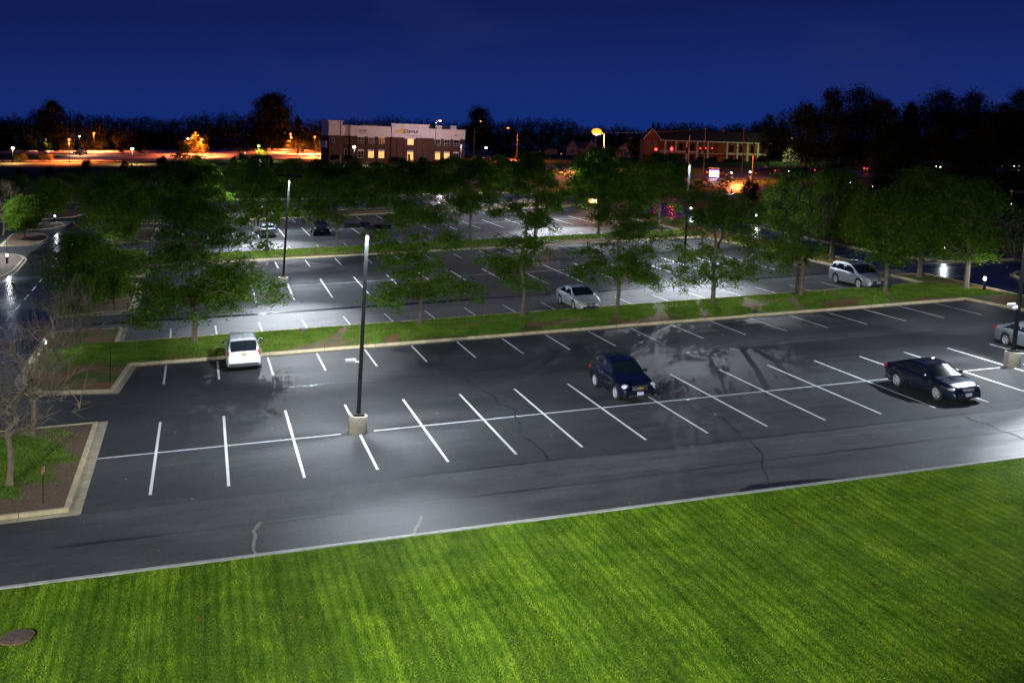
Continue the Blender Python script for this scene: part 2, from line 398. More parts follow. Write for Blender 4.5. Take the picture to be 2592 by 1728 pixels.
for (x, y, a, b) in [(-44, 337, 7, 2.2), (-44, 360, 7, 2), (-1, 338, 9, 2.2), (20, 345, 8, 2), (-18, 342, 9, 2.2), (-20, 311, 8, 2), (4, 312, 8, 2), (36, 366, 8, 4)]:
    mb = MB(); mb.add([(x+a*math.cos(t)*1.1, y+b*math.sin(t)*1.6, H(x, y)+.26) for t in np.linspace(0, 2*PI, 20)[:-1]], [tuple(range(19))])
    tag(mb.build('lot_island', M['farturf']), kind='structure')
strip('front_walk', [(44, 316), (58, 309), (78, 295)], [(45, 321), (60, 313), (80, 299)], M['concrete_lot'], .13, 2, 4)

def offset(poly, d):
    n = len(poly); a = sum(poly[i][0]*poly[(i+1) % n][1]-poly[(i+1) % n][0]*poly[i][1] for i in range(n))
    if a < 0: poly = poly[::-1]
    P = []
    for i in range(n):
        p0, p1, p2 = Vector(poly[i-1]), Vector(poly[i]), Vector(poly[(i+1) % n])
        d1 = (p1-p0).normalized(); d2 = (p2-p1).normalized()
        n1 = Vector((d1.y, -d1.x)); n2 = Vector((d2.y, -d2.x)); b = (n1+n2).normalized(); k = d/max(.45, b.dot(n1))
        P.append((p1.x+b.x*k, p1.y+b.y*k))
    return P
def ring(outer, inner, z0, z1):
    mb = MB(); n = len(outer)
    V = [(p[0], p[1], z0) for p in outer]+[(p[0], p[1], z1) for p in outer]+[(p[0], p[1], z1) for p in inner]+[(p[0], p[1], z0) for p in inner]
    F = []
    for i in range(n):
        j = (i+1) % n
        if z1 > z0: F += [(i, j, n+j, n+i)]
        F += [(n+i, n+j, 2*n+j, 2*n+i)]
        if z1 > z0: F += [(2*n+i, 2*n+j, 3*n+j, 3*n+i)]
    return mb.add(V, F)
M['joint'] = plain('kerb joint', (.06, .05, .04), .9)
def joints(pts, inward, step=3.05, w=.19):
    mb = MB()
    for a, b_ in zip(pts[:-1], pts[1:]):
        d = Vector(b_)-Vector(a); L = d.length; u = d/L; n = Vector((-u.y, u.x))*inward; s = step*.5
        while s < L:
            p = Vector(a)+u*s; q0 = p-n*.40; q1 = p+n*w; e = u*.011
            mb.add([(q0.x-e.x, q0.y-e.y, .0), (q0.x+e.x, q0.y+e.y, .0), (p.x-e.x-n.x*.004, p.y-e.y-n.y*.004, .0), (p.x+e.x-n.x*.004, p.y+e.y-n.y*.004, .0), (p.x-e.x-n.x*.004, p.y-e.y-n.y*.004, .153), (p.x+e.x-n.x*.004, p.y+e.y-n.y*.004, .153), (q1.x-e.x, q1.y-e.y, .153), (q1.x+e.x, q1.y+e.y, .153),
                (q0.x-e.x, q0.y-e.y, .0115), (q0.x+e.x, q0.y+e.y, .0115), (p.x-e.x-n.x*.004, p.y-e.y-n.y*.004, .0115), (p.x+e.x-n.x*.004, p.y+e.y-n.y*.004, .0115)], [(8, 9, 11, 10), (10, 11, 5, 4), (4, 5, 7, 6)])
            s += step*random.uniform(.96, 1.04)
    tag(mb.build('kerb_joint', M['joint']), kind='structure')
def cham(poly, r, sel=None):
    out = []; n = len(poly)
    for i, p in enumerate(poly):
        if sel is not None and i not in sel: out.append(p); continue
        p = Vector(p); a = Vector(poly[i-1])-p; b = Vector(poly[(i+1) % n])-p
        ra = min(r, a.length*.45); rb = min(r, b.length*.45)
        q0 = p+a.normalized()*ra; q2 = p+b.normalized()*rb
        for t in (0, .25, .5, .75, 1): out.append(tuple((q0*(1-t)+p*t)*(1-t)+(p*(1-t)+q2*t)*t))
    return out
def island(name, poly, soil, pan=.38, kerbw=.16):
    n = len(poly)
    if sum(poly[i][0]*poly[(i+1) % n][1]-poly[(i+1) % n][0]*poly[i][1] for i in range(n)) < 0: poly = poly[::-1]
    inner = offset(poly, -kerbw)
    tag(ring(poly, inner, -.02, .15).build('kerb', M['kerb'], bevel=0), kind='structure')
    if pan: tag(ring(offset(poly, pan), offset(poly, -.02), .008, .008).build('gutter', M['gutter']), kind='structure')
    mb = MB(); mb.prism(offset(poly, -kerbw+.01), -.02, .12); tag(mb.build(name, soil), kind='structure')
L1 = [(0.05, 5.35), (0.1, -6.1), (-9, -6.3), (-9, 4.6), (-4, 5.3)]
island('planting_bed', L1, M['mulch'], .42)
M1 = [(0.75, 17.3), (0.25, 11.35), (-3.0, 12.2), (-4.1, 13.6), (-4.65, 16), (-4.75, 29.2), (-.45, 29.05), (-.45, 24.2), (0.6, 24.0), (55.4, 23.85), (56.4, 24.2), (56.5, 28.2), (59.3, 27.6), (58.8, 15), (60, 4), (61, -9), (55.6, -9), (55.2, 12), (54.7, 17.05)]
island('median_grass', M1, M['median'], .34)
island('planting_bed', [(-5, 35.5), (-.4, 35.5), (-.4, 44), (-.6, 49.5), (-5, 49.5)], M['mulch'])
M2 = [(-5.2, 55.2), (-2.3, 54.4), (-.3, 54.4), (-.1, 61.3), (8.6, 61.1), (30, 60.1), (50.9, 59.3), (55.4, 59.1), (55.6, 46), (55.7, 33), (58.3, 33.4), (59, 46), (59.6, 62), (60.8, 90), (60.2, 103.4), (56.6, 103.4), (56.3, 99), (56.0, 66.6), (45, 66.6), (18.4, 68.2), (-1, 69), (-1.2, 76), (-5.9, 76)]
island('median_grass', M2, M['median'], .3)
island('planting_bed', [(-5.8, 84), (-1, 84), (-1, 100), (-5.8, 100)], M['mulch'])
M3 = [(-4, 108), (-1, 106.8), (6, 106.3), (23, 105.6), (37, 105), (47, 103.6), (55, 103.2), (57, 104.5), (56, 107), (47, 108.4), (23, 109.8), (6, 110.6), (-4, 111.6)]
island('median_grass', M3, M['median'], .3)
island('planting_bed', cham([(2, 116.3), (46, 113.6), (54, 108.8), (59.2, 113.5), (59.5, 118.4), (56, 119.2), (46, 115.2), (2, 118.3)], 2), M['mulch'], .3)
LA = cham([(-34, 82), (-16, 79), (-14, 77.3), (-12.7, 73.4), (-12.2, 63), (-12.7, 58), (-15, 51), (-34, 49)], 1.5)
island('planting_bed', LA, M['mulch'], .3)
island('planting_bed', cham([(-17.2, 87.3), (-18.2, 101.9), (-14.6, 100), (-13.1, 94.7), (-13.2, 88.2), (-13.9, 86.6)], 1.2), M['mulch'], .3)
island('planting_bed', cham([(-17.6, 105.8), (-16.7, 116.6), (-14.3, 115.6), (-13.2, 110.5), (-14.4, 106.2)], 1.2), M['mulch'], .3)
island('planting_bed', cham([(-24.5, 120.8), (-23.9, 127.6), (-18.6, 132.3), (-17.1, 137.2), (-13.4, 137.6), (-12.1, 131.3), (-13.6, 124.1)], 1.2), M['mulch'], .3)
island('median_grass', [(-50, 117.5), (-24.6, 117.8), (-24.6, 119.8), (-50, 120)], M['mulch'], .2)
island('planting_bed', cham([(-3, 130), (-1.9, 134), (3, 134), (3, 130)], .8), M['mulch'], .2)
island('planting_bed', cham([(63.4, 20), (64.6, 24.6), (67, 26.2), (71, 25), (70, 20)], 1.6), M['mulch'], .3)
joints([(.75, 17.3), (54.7, 17.05)], 1); joints([(.1, -6.1), (.05, 5.35)], 1); joints([(.25, 11.35), (.75, 17.3)], 1); joints([(-3, 12.2), (.25, 11.35)], 1); joints([(54.7, 17.05), (55.2, 12), (55.6, -9)], 1)
joints([(-.1, 61.3), (8.6, 61.1), (30, 60.1), (50.9, 59.3)], 1); joints([(-9, -6.3), (.1, -6.1)], 1)
# kerb beside the foreground lawn, and the lawn itself
mb = MB()
for i in range(50): mb.box(-40+i*3.05, -12.46, -.02, -40+i*3.05+3.035, -12.29, .13)
tag(mb.build('kerb', concrete('pale kerb concrete', (.36, .36, .34))), kind='structure')
lx = np.linspace(-70, 130, 101); ly = np.linspace(-60, -12.46, 30)
def lawnz(x, y): return .09+.05*math.sin(x*.31+1)*math.sin(y*.45)*min(1, (-12.46-y)/4)+.012*(-12.46-y)*0
V = [(x, y, lawnz(x, y)) for y in ly for x in lx]; nx = len(lx)
tag(link('lawn', fastmesh('lawn', V, [(j*nx+i, j*nx+i+1, (j+1)*nx+i+1, (j+1)*nx+i) for j in range(29) for i in range(nx-1)], M['lawn'], True)), kind='structure')
# outer kerbs along the drives
def kerbline(pts, w=.18, h=.14):
    mb = MB()
    for a, b in zip(pts[:-1], pts[1:]):
        d = (Vector(b)-Vector(a)); n = Vector((-d.y, d.x)).normalized()*w/2
        mb.prism([(a[0]-n.x, a[1]-n.y), (b[0]-n.x, b[1]-n.y), (b[0]+n.x, b[1]+n.y), (a[0]+n.x, a[1]+n.y)], -.03, h)
    tag(mb.build('kerb', M['kerb']), kind='structure')
kerbline([(100, 31.5), (72, 31.8), (68, 31.9), (66, 32.3), (64.4, 33.8), (63.8, 36.2), (63.75, 49), (65.1, 67), (68, 90), (69.7, 100.5)], .3)
kerbline([(69.8, 109), (65.7, 110.9), (60.6, 123.6), (56, 134), (44.7, 140), (27, 138.5), (7, 148.8), (-5, 152.1), (-14.7, 155.9), (-29.6, 162.6), (-60, 172)], .35)

# ------------------------------------------------------------------ painted lines
mb = MB()
def line(x0, y0, x1, y1, w=.11, z=.0085):
    d = Vector((x1-x0, y1-y0)); n = Vector((-d.y, d.x)).normalized()*w/2
    k = max(1, int(d.length/3)); 
    P = [(x0+d.x*i/k, y0+d.y*i/k) for i in range(k+1)]
    for a, b in zip(P[:-1], P[1:]):
        j = [random.uniform(-.006, .006) for _ in range(2)]
        mb.quad((a[0]-n.x, a[1]-n.y, z), (b[0]-n.x+j[0]*0, b[1]-n.y, z), (b[0]+n.x, b[1]+n.y, z), (a[0]+n.x, a[1]+n.y, z))
for i in range(1, 20): line(i*2.74, -5.21, i*2.74, 4.76)
line(.5, 0, 10.2, 0, .11, .0125); line(11.6, 0, 43.3, 0, .11, .0125); line(44.7, 0, 54.9, 0, .11, .0125)
for i in range(1, 20): line(i*2.74-.1, 12.15, i*2.74-.12, 16.72)
for i in range(0, 19): line(2.62+2.79*i+.02, 24.25, 2.60+2.79*i-.03, 28.0-.03*i)
for k in range(-5, 14):
    x = 16.85+2.785*k+.012*k
    line(x, 46.3-.02*max(0, k), x-.12, 36.3-.08*k-.3)
line(0, 43.4, 10.2, 43.35, .11, .0125); line(11.4, 43.3, 44.8, 42.15, .11, .0125); line(46.2, 42.1, 55.2, 41.35, .11, .0125)
for k in range(-3, 14): line(11.16+2.815*k, 59.5-.05*k, 11.16+2.815*k, 54.5-.06*k)
for k in range(-3, 16): line(10.5+2.89*k, 72.2-.2*k, 10.5+2.89*k, 68.6-.15*k)
for k in range(-7, 12): line(22.1+2.84*k, 91.3-.2*k, 22.1+2.82*k, 80.4-.22*k)
line(1, 88.4, 53, 85.5, .12, .0125)
for k in range(-7, 11): line(24.7+2.83*k, 104.2-.3*max(k, 0), 24.7+2.83*k, 98.5-.2*k)
for k in range(-6, 9): line(19.2+2.82*k, 128.2-.6*k, 19.2+2.82*k, 121.9-.6*k)
for k in range(-5, 10): line(22.4+2.85*k, 143-1.1*k, 22.4+2.85*k, 137.6-.95*k)
line(-20.2, 108.5, -20.1, 114.3); line(-23, 108.5, -22.9, 114.3); line(-26, 108.5, -25.9, 114.3)
line(-34, 98.4, -17.9, 96.3); line(-34, 101.2, -19, 100)
y = 26.0
while y < 114:
    x = -8.5-(y-36)*.0215; line(x, y, x-.06, y+2.4, .12); y += 4.78
line(-5.3, 56.5, -6, 74, .12)
tag(mb.build('painted_line', M['paint']), kind='structure')
# tar seams and cracks
def ribbon(pts, w, z=.0145, jig=.25, var=.5):
    out = MB(); P = []
    for a, b in zip(pts[:-1], pts[1:]):
        n = max(2, int(math.dist(a, b)/.25))
        for i in range(n): t = i/n; P.append((a[0]+(b[0]-a[0])*t, a[1]+(b[1]-a[1])*t))
    P.append(pts[-1]); ww = []; q = []
    ph = random.random()*9
    for i, p in enumerate(P):
        j = jig*(.6*math.sin(i*.35+ph)+.4*math.sin(i*.9+ph*2)+random.uniform(-.3, .3))*.3
        q.append(Vector((p[0]+j, p[1]+j))); ww.append(w*(1+var*(math.sin(i*.22+ph)*.6+random.uniform(-.4, .4))))
    V = []
    for i, p in enumerate(q):
        d = (q[min(i+1, len(q)-1)]-q[max(0, i-1)]).normalized(); n = Vector((-d.y, d.x))*ww[i]/2
        V += [(p.x-n.x, p.y-n.y, z), (p.x+n.x, p.y+n.y, z)]
    return out.add(V, [(2*i, 2*i+2, 2*i+3, 2*i+1) for i in range(len(q)-1)])
def crack(pts, w, mat='crack', jig=.25, var=.5, z=.0145):
    tag(ribbon(pts, w, z, jig, var).build('tar_seam' if mat in ('crack', 'seam') else 'crack', M[mat]), kind='structure')
crack([(-3, 31.6), (1.7, 31.5), (7.5, 31.1), (14, 31.1), (20, 30.9), (24, 31.0)], .62, 'seam', jig=.05, var=.3)
crack([(24, 31), (27, 30.8), (32, 30.6), (40, 30.5), (45, 31.1), (50, 31.4), (55, 31.5)], .22, 'seam', jig=.08)
crack([(17.48, 8.07), (17.53, 5.81), (17.84, 3.61), (17.76, 2.52), (18.21, 1.14), (17.73, -.32), (17.77, -1.31), (17.35, -2.53), (17.51, -4.1), (17.4, -6.3)], .026, z=.0155)
crack([(10, -6.5), (13.1, -6.4), (17.2, -6.4), (22.8, -6.6), (28.8, -6.55), (36, -6.5), (48, -6.5)], .035, jig=.08)
crack([(25.76, -6.48), (25.87, -5.25), (26.13, -3.97), (26.37, -1.04), (25.89, -.05)], .022, z=.0155)
crack([(25.8, -6.5), (25.4, -8.4), (24.6, -10), (24, -11.6)], .02, z=.0155)
crack([(24.5, 4.5), (26, 8), (29, 11.5)], .05); crack([(-2, 9.3), (10, 9.1), (30, 8.9), (54, 8.8)], .04, jig=.1)
crack([(0, 50.6), (20, 50.2), (54, 49.8)], .05); crack([(0, -9.4), (14, -9.3), (40, -9.1)], .035, jig=.1)
crack([(36, -6.61), (35.96, -7.66), (36.08, -8.05), (35.84, -8.86), (35.97, -9.46), (35.9, -10.3)], .09, 'pale_crack', z=.0155)
crack([(6.4, -9.3), (6.15, -10.05), (6.15, -11), (6.2, -12.2)], .10, 'pale_crack'); crack([(11.6, -10.5), (11.28, -11.4), (11, -12.23)], .08, 'pale_crack')
crack([(30.2, 14.6), (30.6, 12.4), (31.2, 11.4)], .08, 'pale_crack')
wp = [(22.63, -11.85), (23.25, -11.45), (25.68, -11.66), (27.2, -12.05), (29, -12.22), (22.83, -12.2)]
sheet('wet_patch', [wp], .0105, M['crack'])
# fallen leaves and litter
mb = MB()
for i in range(230):
    x, y = random.uniform(-3, 54), random.uniform(-12, 16.8)
    if random.random() < .35: x, y = random.uniform(-2, 40), random.uniform(-25, -12.6)
    if random.random() < .25: x, y = random.choice([(random.uniform(.8, 2), random.uniform(16.2, 17.1)), (random.uniform(29, 30.6), random.uniform(16.7, 17.05)), (random.uniform(53.5, 55), random.uniform(16.3, 17))])
    z = .1+lawnz(x, y) if y < -12.5 else .03
    s = random.uniform(.025, .065); a = random.random()*6
    mb.quad(*[(x+s*math.cos(a+k*PI/2)*(1.4 if k % 2 else .8), y+s*math.sin(a+k*PI/2)*(1.4 if k % 2 else .8), z+random.uniform(-.012, .02)) for k in range(4)])
tag(mb.build('fallen_leaves', M['dead']), kind='stuff')

# ------------------------------------------------------------------ grass blades
def inpoly(P, poly):
    x, y = P[:, 0], P[:, 1]; r = np.zeros(len(P), bool); n = len(poly)
    for i in range(n):
        (x1, y1), (x2, y2) = poly[i], poly[(i+1) % n]
        c = ((y1 > y) != (y2 > y)) & (x < (x2-x1)*(y-y1)/(y2-y1+1e-12)+x1); r ^= c
    return r
def grass(name, poly, dens, h, w, mat, z=0, seed=1, lean=.5, mask=None, hole=None):
    rg = np.random.default_rng(seed); A = np.array(poly)
    lo, hi = A.min(0), A.max(0); n = int(dens*np.prod(hi-lo)); P = rg.uniform(lo, hi, (n, 2)); P = P[inpoly(P, poly)]
    if mask is not None: P = P[mask(P[:, 0], P[:, 1], rg)]
    if hole is not None: P = P[np.hypot(P[:, 0]-hole[0], (P[:, 1]-hole[1])) > hole[2]]
    n = len(P); a = rg.uniform(0, 2*PI, n); hh = h*rg.uniform(.5, 1.3, n); ww = w*rg.uniform(.6, 1.3, n)
    st = np.sign(np.sin(P[:, 0]*2*PI/2.6+.5*np.sin(P[:, 1]*.7)))*lean
    zz = np.array([lawnz(x, y) for x, y in P]) if z is None else np.full(n, z)
    V = np.empty((n, 3, 3)); dx, dy = np.cos(a)*ww/2, np.sin(a)*ww/2
    V[:, 0] = np.c_[P[:, 0]-dx, P[:, 1]-dy, zz-.01]; V[:, 1] = np.c_[P[:, 0]+dx, P[:, 1]+dy, zz-.01]
    V[:, 2] = np.c_[P[:, 0]+rg.normal(0, .5, n)*hh, P[:, 1]+(rg.normal(0, .5, n)+st)*hh, zz+hh]
    return tag(link(name, fastmesh(name, V.reshape(-1, 3), np.arange(3*n).reshape(-1, 3), mat)), kind='stuff')
grass('lawn_grass', [(-3, -12.47), (37, -12.47), (37, -15), (26, -28), (10, -24), (-3, -20.5)], 1700, .042, .020, M['blade'], None, 1, .7, hole=(-.07, -15.84, .42))
def patchy(k):
    def f(x, y, rg):
        s = np.sin(x*.9+1.3*np.sin(y*.8))+.8*np.sin(x*.37+y*.9+2)+.7*np.sin(y*1.7-x*.6)
        t = (y-17.2)/6.6
        foot = np.zeros(len(x))
        for px in (12.2, 16, 24.7, 30.3, 33.5, 36.5, 40.2, 43.4, 47, 50.6):
            foot += 1.8*np.exp(-((x-px-(y-20)*.35)/.45)**2)
        return s*.6+t*1.7*k-foot+rg.normal(0, .45, len(x)) > .15
    return f
grass('median_grass_blades', [(.6, 17.6), (54.5, 17.2), (58.4, 17.5), (57, 23.6), (.5, 23.8)], 520, .085, .045, M['blade2'], .12, 2, 0, patchy(1))
grass('median_grass_blades', [(-4.2, 16), (.6, 17.6), (.5, 23.8), (-4.3, 24.5)], 520, .085, .045, M['blade2'], .12, 3, 0, patchy(1.8))
def bedmask(x, y, rg): return (np.hypot((x+3)/2.2, (y-.3)/4.2)+rg.normal(0, .12, len(x))+.18*np.sin(x*3+y*2)) < 1
grass('bed_grass_blades', [(-8.8, -6), (-.1, -6), (-.1, 5), (-8.8, 5)], 480, .09, .05, M['blade2'], .12, 4, 0, bedmask)
grass('median_grass_blades', [(0, 61.6), (30, 60.4), (55, 59.5), (55.5, 66), (18, 67.9), (0, 68.6)], 60, .12, .14, M['blade2'], .12, 5, 0, lambda x, y, rg: (y-61.5)/5+rg.normal(0, .2, len(x)) > .25)
grass('median_grass_blades', [(-5.2, 56), (-1, 56), (-1, 75), (-5.4, 75)], 60, .12, .14, M['blade2'], .12, 6, 0, lambda x, y, rg: y+rg.normal(0, 1, len(x)) > 60)
# ------------------------------------------------------------------ trees
def leafquads(Cn, size, rg, up=.6, asp=.45, spread=(.5, .5, .16), per=100, droop=.15):
    n = len(Cn)*per; C0 = np.repeat(Cn, per, 0)
    g = rg.normal(0, 1, (n, 3)); g *= .62; g = np.clip(g, -1.7, 1.7)
    sc = np.repeat(rg.uniform(.7, 1.35, (len(Cn), 1)), per, 0)
    P = C0+g*np.array(spread)*sc; P[:, 2] -= droop*(g[:, 0]**2+g[:, 1]**2)
    N_ = rg.normal(0, 1, (n, 3)); N_[:, 2] = np.abs(N_[:, 2])+up*2; N_ /= np.linalg.norm(N_, axis=1)[:, None]
    T = np.cross(N_, rg.normal(0, 1, (n, 3))); T /= np.linalg.norm(T, axis=1)[:, None]; B = np.cross(N_, T)
    s = size*rg.uniform(.6, 1.3, (n, 1)); V = np.empty((n, 4, 3))
    V[:, 0] = P-T*s; V[:, 1] = P+B*s*asp; V[:, 2] = P+T*s; V[:, 3] = P-B*s*asp
    return V.reshape(-1, 3)
def skeleton(rg, Cn, H_, th, r0, wob=.12, leader=.7, curve=.18):
    nodes = []; par = []
    nt_ = 7
    for i in range(nt_+1):
        t = i/nt_; nodes.append(np.array([wob*math.sin(t*3+rg.uniform(0, 1))*t, wob*math.cos(t*2.3)*t*.6, th*t])); par.append(i-1)
    top = nodes[-1].copy(); n3 = 5; last = len(nodes)-1
    for i in range(1, n3+1):
        t = i/n3; nodes.append(top+np.array([rg.normal(0, wob), rg.normal(0, wob), (H_*leader-th)*t])); par.append(last); last = len(nodes)-1
    order = np.argsort(np.linalg.norm((Cn-top)*np.array([1, 1, .8]), axis=1)); tips = []
    for ci in order:
        c = Cn[ci]; A = np.array(nodes[nt_-1:]); d = np.linalg.norm(A-c, axis=1)
        rise = c[2]-A[:, 2]; pen = np.where(rise < 0, -rise*1.4, 0)
        rad = np.hypot(A[:, 0], A[:, 1])-np.hypot(c[0], c[1]); pen += np.where(rad > 0, rad*.8, 0)
        k = int(np.argmin(d+pen+.12*np.linalg.norm(A-top, axis=1)))+nt_-1; p0 = nodes[k]; L = np.linalg.norm(c-p0)
        last = k; ns = max(2, min(5, int(L/.5)))
        for i in range(1, ns+1):
            t = i/ns; q = p0+(c-p0)*t; q = q+np.array([rg.normal(0, .05*L), rg.normal(0, .05*L), curve*L*math.sin(PI*t)])*(0 if i == ns else 1)
            nodes.append(q); par.append(last); last = len(nodes)-1
        tips.append(last)
    cnt = [0]*len(nodes)
    for t_ in tips: cnt[t_] += 1
    for i in range(len(nodes)-1, 0, -1): cnt[par[i]] += max(cnt[i], 0)
    tot = max(1, cnt[nt_]); R_ = [max(.012, r0*(max(c, .4)/tot)**.5) for c in cnt]
    for i in range(nt_+1): R_[i] = r0*(1.0-.12*i/nt_)*(1+.45*max(0, 1-i*1.2))
    return nodes, par, R_
def branches(nodes, par, R_, n=6):
    mb = MB()
    for i in range(1, len(nodes)):
        p = par[i]; k = n if R_[i] > .03 else 4
        mb.tube([nodes[p], nodes[i]], [min(R_[p], R_[i]*1.35) if p > 7 else R_[p], R_[i]], k, False)
    return mb
def crown_pts(rg, n, H_, R, th, shape='locust', off=(0, 0)):
    P = []
    if shape == 'locust' and n > 40:
        nl = max(10, n//9); K = crown_pts(rg, nl, H_, R*.86, th, 'umb', off); per_ = n//nl+1
        for k in K:
            rk = R*rg.uniform(.18, .36); out_ = math.hypot(k[0], k[1])/R; a0 = math.atan2(k[1], k[0])
            for _ in range(per_):
                a = rg.uniform(0, 2*PI); r = rk*math.sqrt(rg.uniform(0, 1)); dx, dy = r*math.cos(a)*1.25, r*math.sin(a)*1.25
                rad = dx*math.cos(a0)+dy*math.sin(a0)
                P.append((k[0]+dx, k[1]+dy, max(th*.75, k[2]+rg.normal(0, .26)-.10*(r/rk)**2-rad*.28*out_)))
        return np.array(P[:n])
    while len(P) < n:
        t = rg.uniform(0, 1)
        if shape in ('locust', 'umb'): rr = R*math.sqrt(max(0.03, 1-((t-.42)/.64)**2)); zr = .9
        elif shape == 'round': rr = R*math.sqrt(max(0.02, 1-((t-.48)/.55)**2)); zr = 1
        elif shape == 'cone': rr = R*max(.08, 1-t)**.8
        elif shape == 'oval': rr = R*math.sqrt(max(0.02, 1-((t-.42)/.6)**2))
        r = rr*math.sqrt(rg.uniform(.08, 1)); a = rg.uniform(0, 2*PI)
        lob = 1+.22*math.sin(3*a+off[0]+t*5)+.14*math.sin(5*a+off[1])
        z = th+(H_-th)*t
        if shape in ('locust', 'umb'): z -= .10*(r/R)**2*H_*(1-t)
        P.append((r*lob*math.cos(a), r*lob*math.sin(a), z))
    return np.array(P)
def tree(name, label, cat, loc, H_, R, th, mat='leaf', shape='locust', nc=120, per=110, leaf=.13, r0=.15, seed=1, group=None, spread=None, barkm='bark', lay=None, curve=.18, rz=0, wob=.12, up=.6, scale=1):
    rg = np.random.default_rng(seed)
    root = thing(name, label, cat, loc, rz, group, scale=scale)
    Cn = crown_pts(rg, nc, H_, R, th, shape, (rg.uniform(0, 6), rg.uniform(0, 6)))
    if lay: Cn[:, 2] = np.round(Cn[:, 2]/lay+rg.normal(0, .34, len(Cn)))*lay
    nodes, par, R_ = skeleton(rg, Cn, H_, th, r0, wob, curve=curve)
    branches(nodes, par, R_).build('trunk', M[barkm], root, True)
    s = spread or (R*.19, R*.19, .13*H_*.35)
    V = leafquads(Cn, leaf, rg, up=up, spread=s, per=per)
    V[:, 2] = np.maximum(V[:, 2], .15)
    link('crown', fastmesh('crown', V, np.arange(len(V)).reshape(-1, 4), M[mat]), root)
    return root
def bare(name, label, loc, H_, R, th, seed, nc=150, tw=7, r0=.11, group=None, barkm='barkpale', rz=0, shape='round', lean=(0, 0), leafy=0, tl=.75):
    rg = np.random.default_rng(seed); root = thing(name, label, 'tree', loc, rz, group)
    Cn = crown_pts(rg, nc, H_, R, th, shape, (rg.uniform(0, 6), 2)); Cn[:, 0] += lean[0]*(Cn[:, 2]-th); Cn[:, 1] += lean[1]*(Cn[:, 2]-th)
    nodes, par, R_ = skeleton(rg, Cn, H_, th, r0, .15, .55, .12); mb = branches(nodes, par, R_)
    tk = MB(); tk.tube(nodes[:8], R_[:8], 8); tk.build('trunk', M[barkm], root, True)
    tb = mb; cen = np.array([0, 0, th])
    for c in Cn:
        o = (c-cen)/max(.3, np.linalg.norm(c-cen))
        for _ in range(tw):
            d = o*rg.uniform(.5, 1.1)+rg.normal(0, .45, 3); d[2] += .25; d *= tl*rg.uniform(.4, 1)
            st = c-o*rg.uniform(0, .5); md = st+d*.55+rg.normal(0, .05, 3)
            tb.tube([st, md, st+d], [.011, .009, .005], 3, False)
    tb.build('branches', M[barkm], root)
    if leafy:
        V = leafquads(Cn[rg.permutation(len(Cn))[:leafy]], .11, rg, spread=(.35, .35, .2), per=60); link('crown', fastmesh('crown', V, np.arange(len(V)).reshape(-1, 4), M['leaf']), root)
    return root
G1 = 'honey locusts along the nearest grass median'
tree('locust_tree', 'broadest, fullest dark green tree, on the near median beside the white SUV', 'tree', (4.06, 22.5, .1), 8.6, 4.7, 2.2, nc=456, per=110, leaf=0.095, r0=.19, seed=11, group=G1, spread=(0.61, 0.61, 0.23))
tree('locust_tree', 'layered green tree just right of the nearest black lamp pole, on the near median', 'tree', (17.89, 22.3, .1), 7.7, 3.5, 2.0, nc=270, per=89, leaf=0.087, r0=.14, seed=25, group=G1, spread=(0.45, 0.45, 0.17), wob=.13)
tree('locust_tree', 'slender open tree with a dead twiggy side branch, left of the parked silver sedan', 'tree', (24.81, 22.6, .1), 8.0, 2.6, 2.5, nc=213, per=85, leaf=0.084, r0=.14, seed=33, group=G1, spread=(0.36, 0.36, 0.16), wob=.16)
tree('locust_tree', 'low flat-crowned dark tree immediately right of the parked silver sedan', 'tree', (31.3, 22.2, .1), 7.1, 3.2, 2.4, nc=292, per=89, leaf=0.087, r0=.13, seed=41, group=G1, spread=(0.42, 0.42, 0.16))
tree('locust_tree', 'wide tree forking low into a V of two trunks, on the near median', 'tree', (38.24, 22.1, .1), 8.4, 4.1, 1.5, nc=364, per=89, leaf=0.087, r0=.17, seed=57, group=G1, spread=(0.45, 0.45, 0.19), wob=.1)
t6 = tree('locust_tree', 'half bare tree with low green skirt and dead twigs above, left of the silver crossover', 'tree', (45.2, 22.4, .1), 4.6, 2.4, 2.3, nc=126, per=81, leaf=0.084, r0=.16, seed=63, group=G1, spread=(0.36, 0.36, 0.23))
bare('bare_tree', 'dark leafless upper limbs rising above the half bare median tree', (45.0, 22.6, .1), 8.6, 2.5, 3.2, 64, 80, 4, .13, barkm='barkdark', rz=1)
tree('shade_tree', 'green leafy tree whose trunk stands in front of the silver crossover nose', 'tree', (51.27, 21.3, .1), 7.4, 2.9, 2.3, nc=129, per=162, leaf=0.099, r0=.14, seed=71, shape='round', mat='leaf2', group=G1, spread=(.6, .6, .35))
tree('shade_tree', 'tall dark tree behind the silver crossover nose, trunk at the drive edge', 'tree', (57.66, 26.2, .1), 8.4, 3.4, 2.4, nc=129, per=155, leaf=0.106, r0=.2, seed=83, shape='round', group=G1, spread=(.7, .7, .35))
tree('shade_tree', 'dark rounded tree beside the bollard light at the right end of the near median', 'tree', (57.3, 20.4, .1), 7.8, 3.0, 2.3, nc=122, per=155, leaf=0.099, r0=.2, seed=91, shape='round', group=G1, spread=(.65, .65, .35))
bare('bare_tree', 'thin pale trunked bare tree at the right edge behind the camera pole', (59.2, 17.1, .1), 5.6, 1.5, 2.2, 95, 60, 5, .1, barkm='barkdark')
tree('shade_tree', 'pale trunked tree with low side limb on the mulch bed across from the crossover', 'tree', (57.5, 38.2, .1), 7.6, 2.8, 2.2, nc=170, per=148, leaf=0.106, r0=.24, seed=101, shape='round', mat='leaf2', spread=(.6, .6, .35))
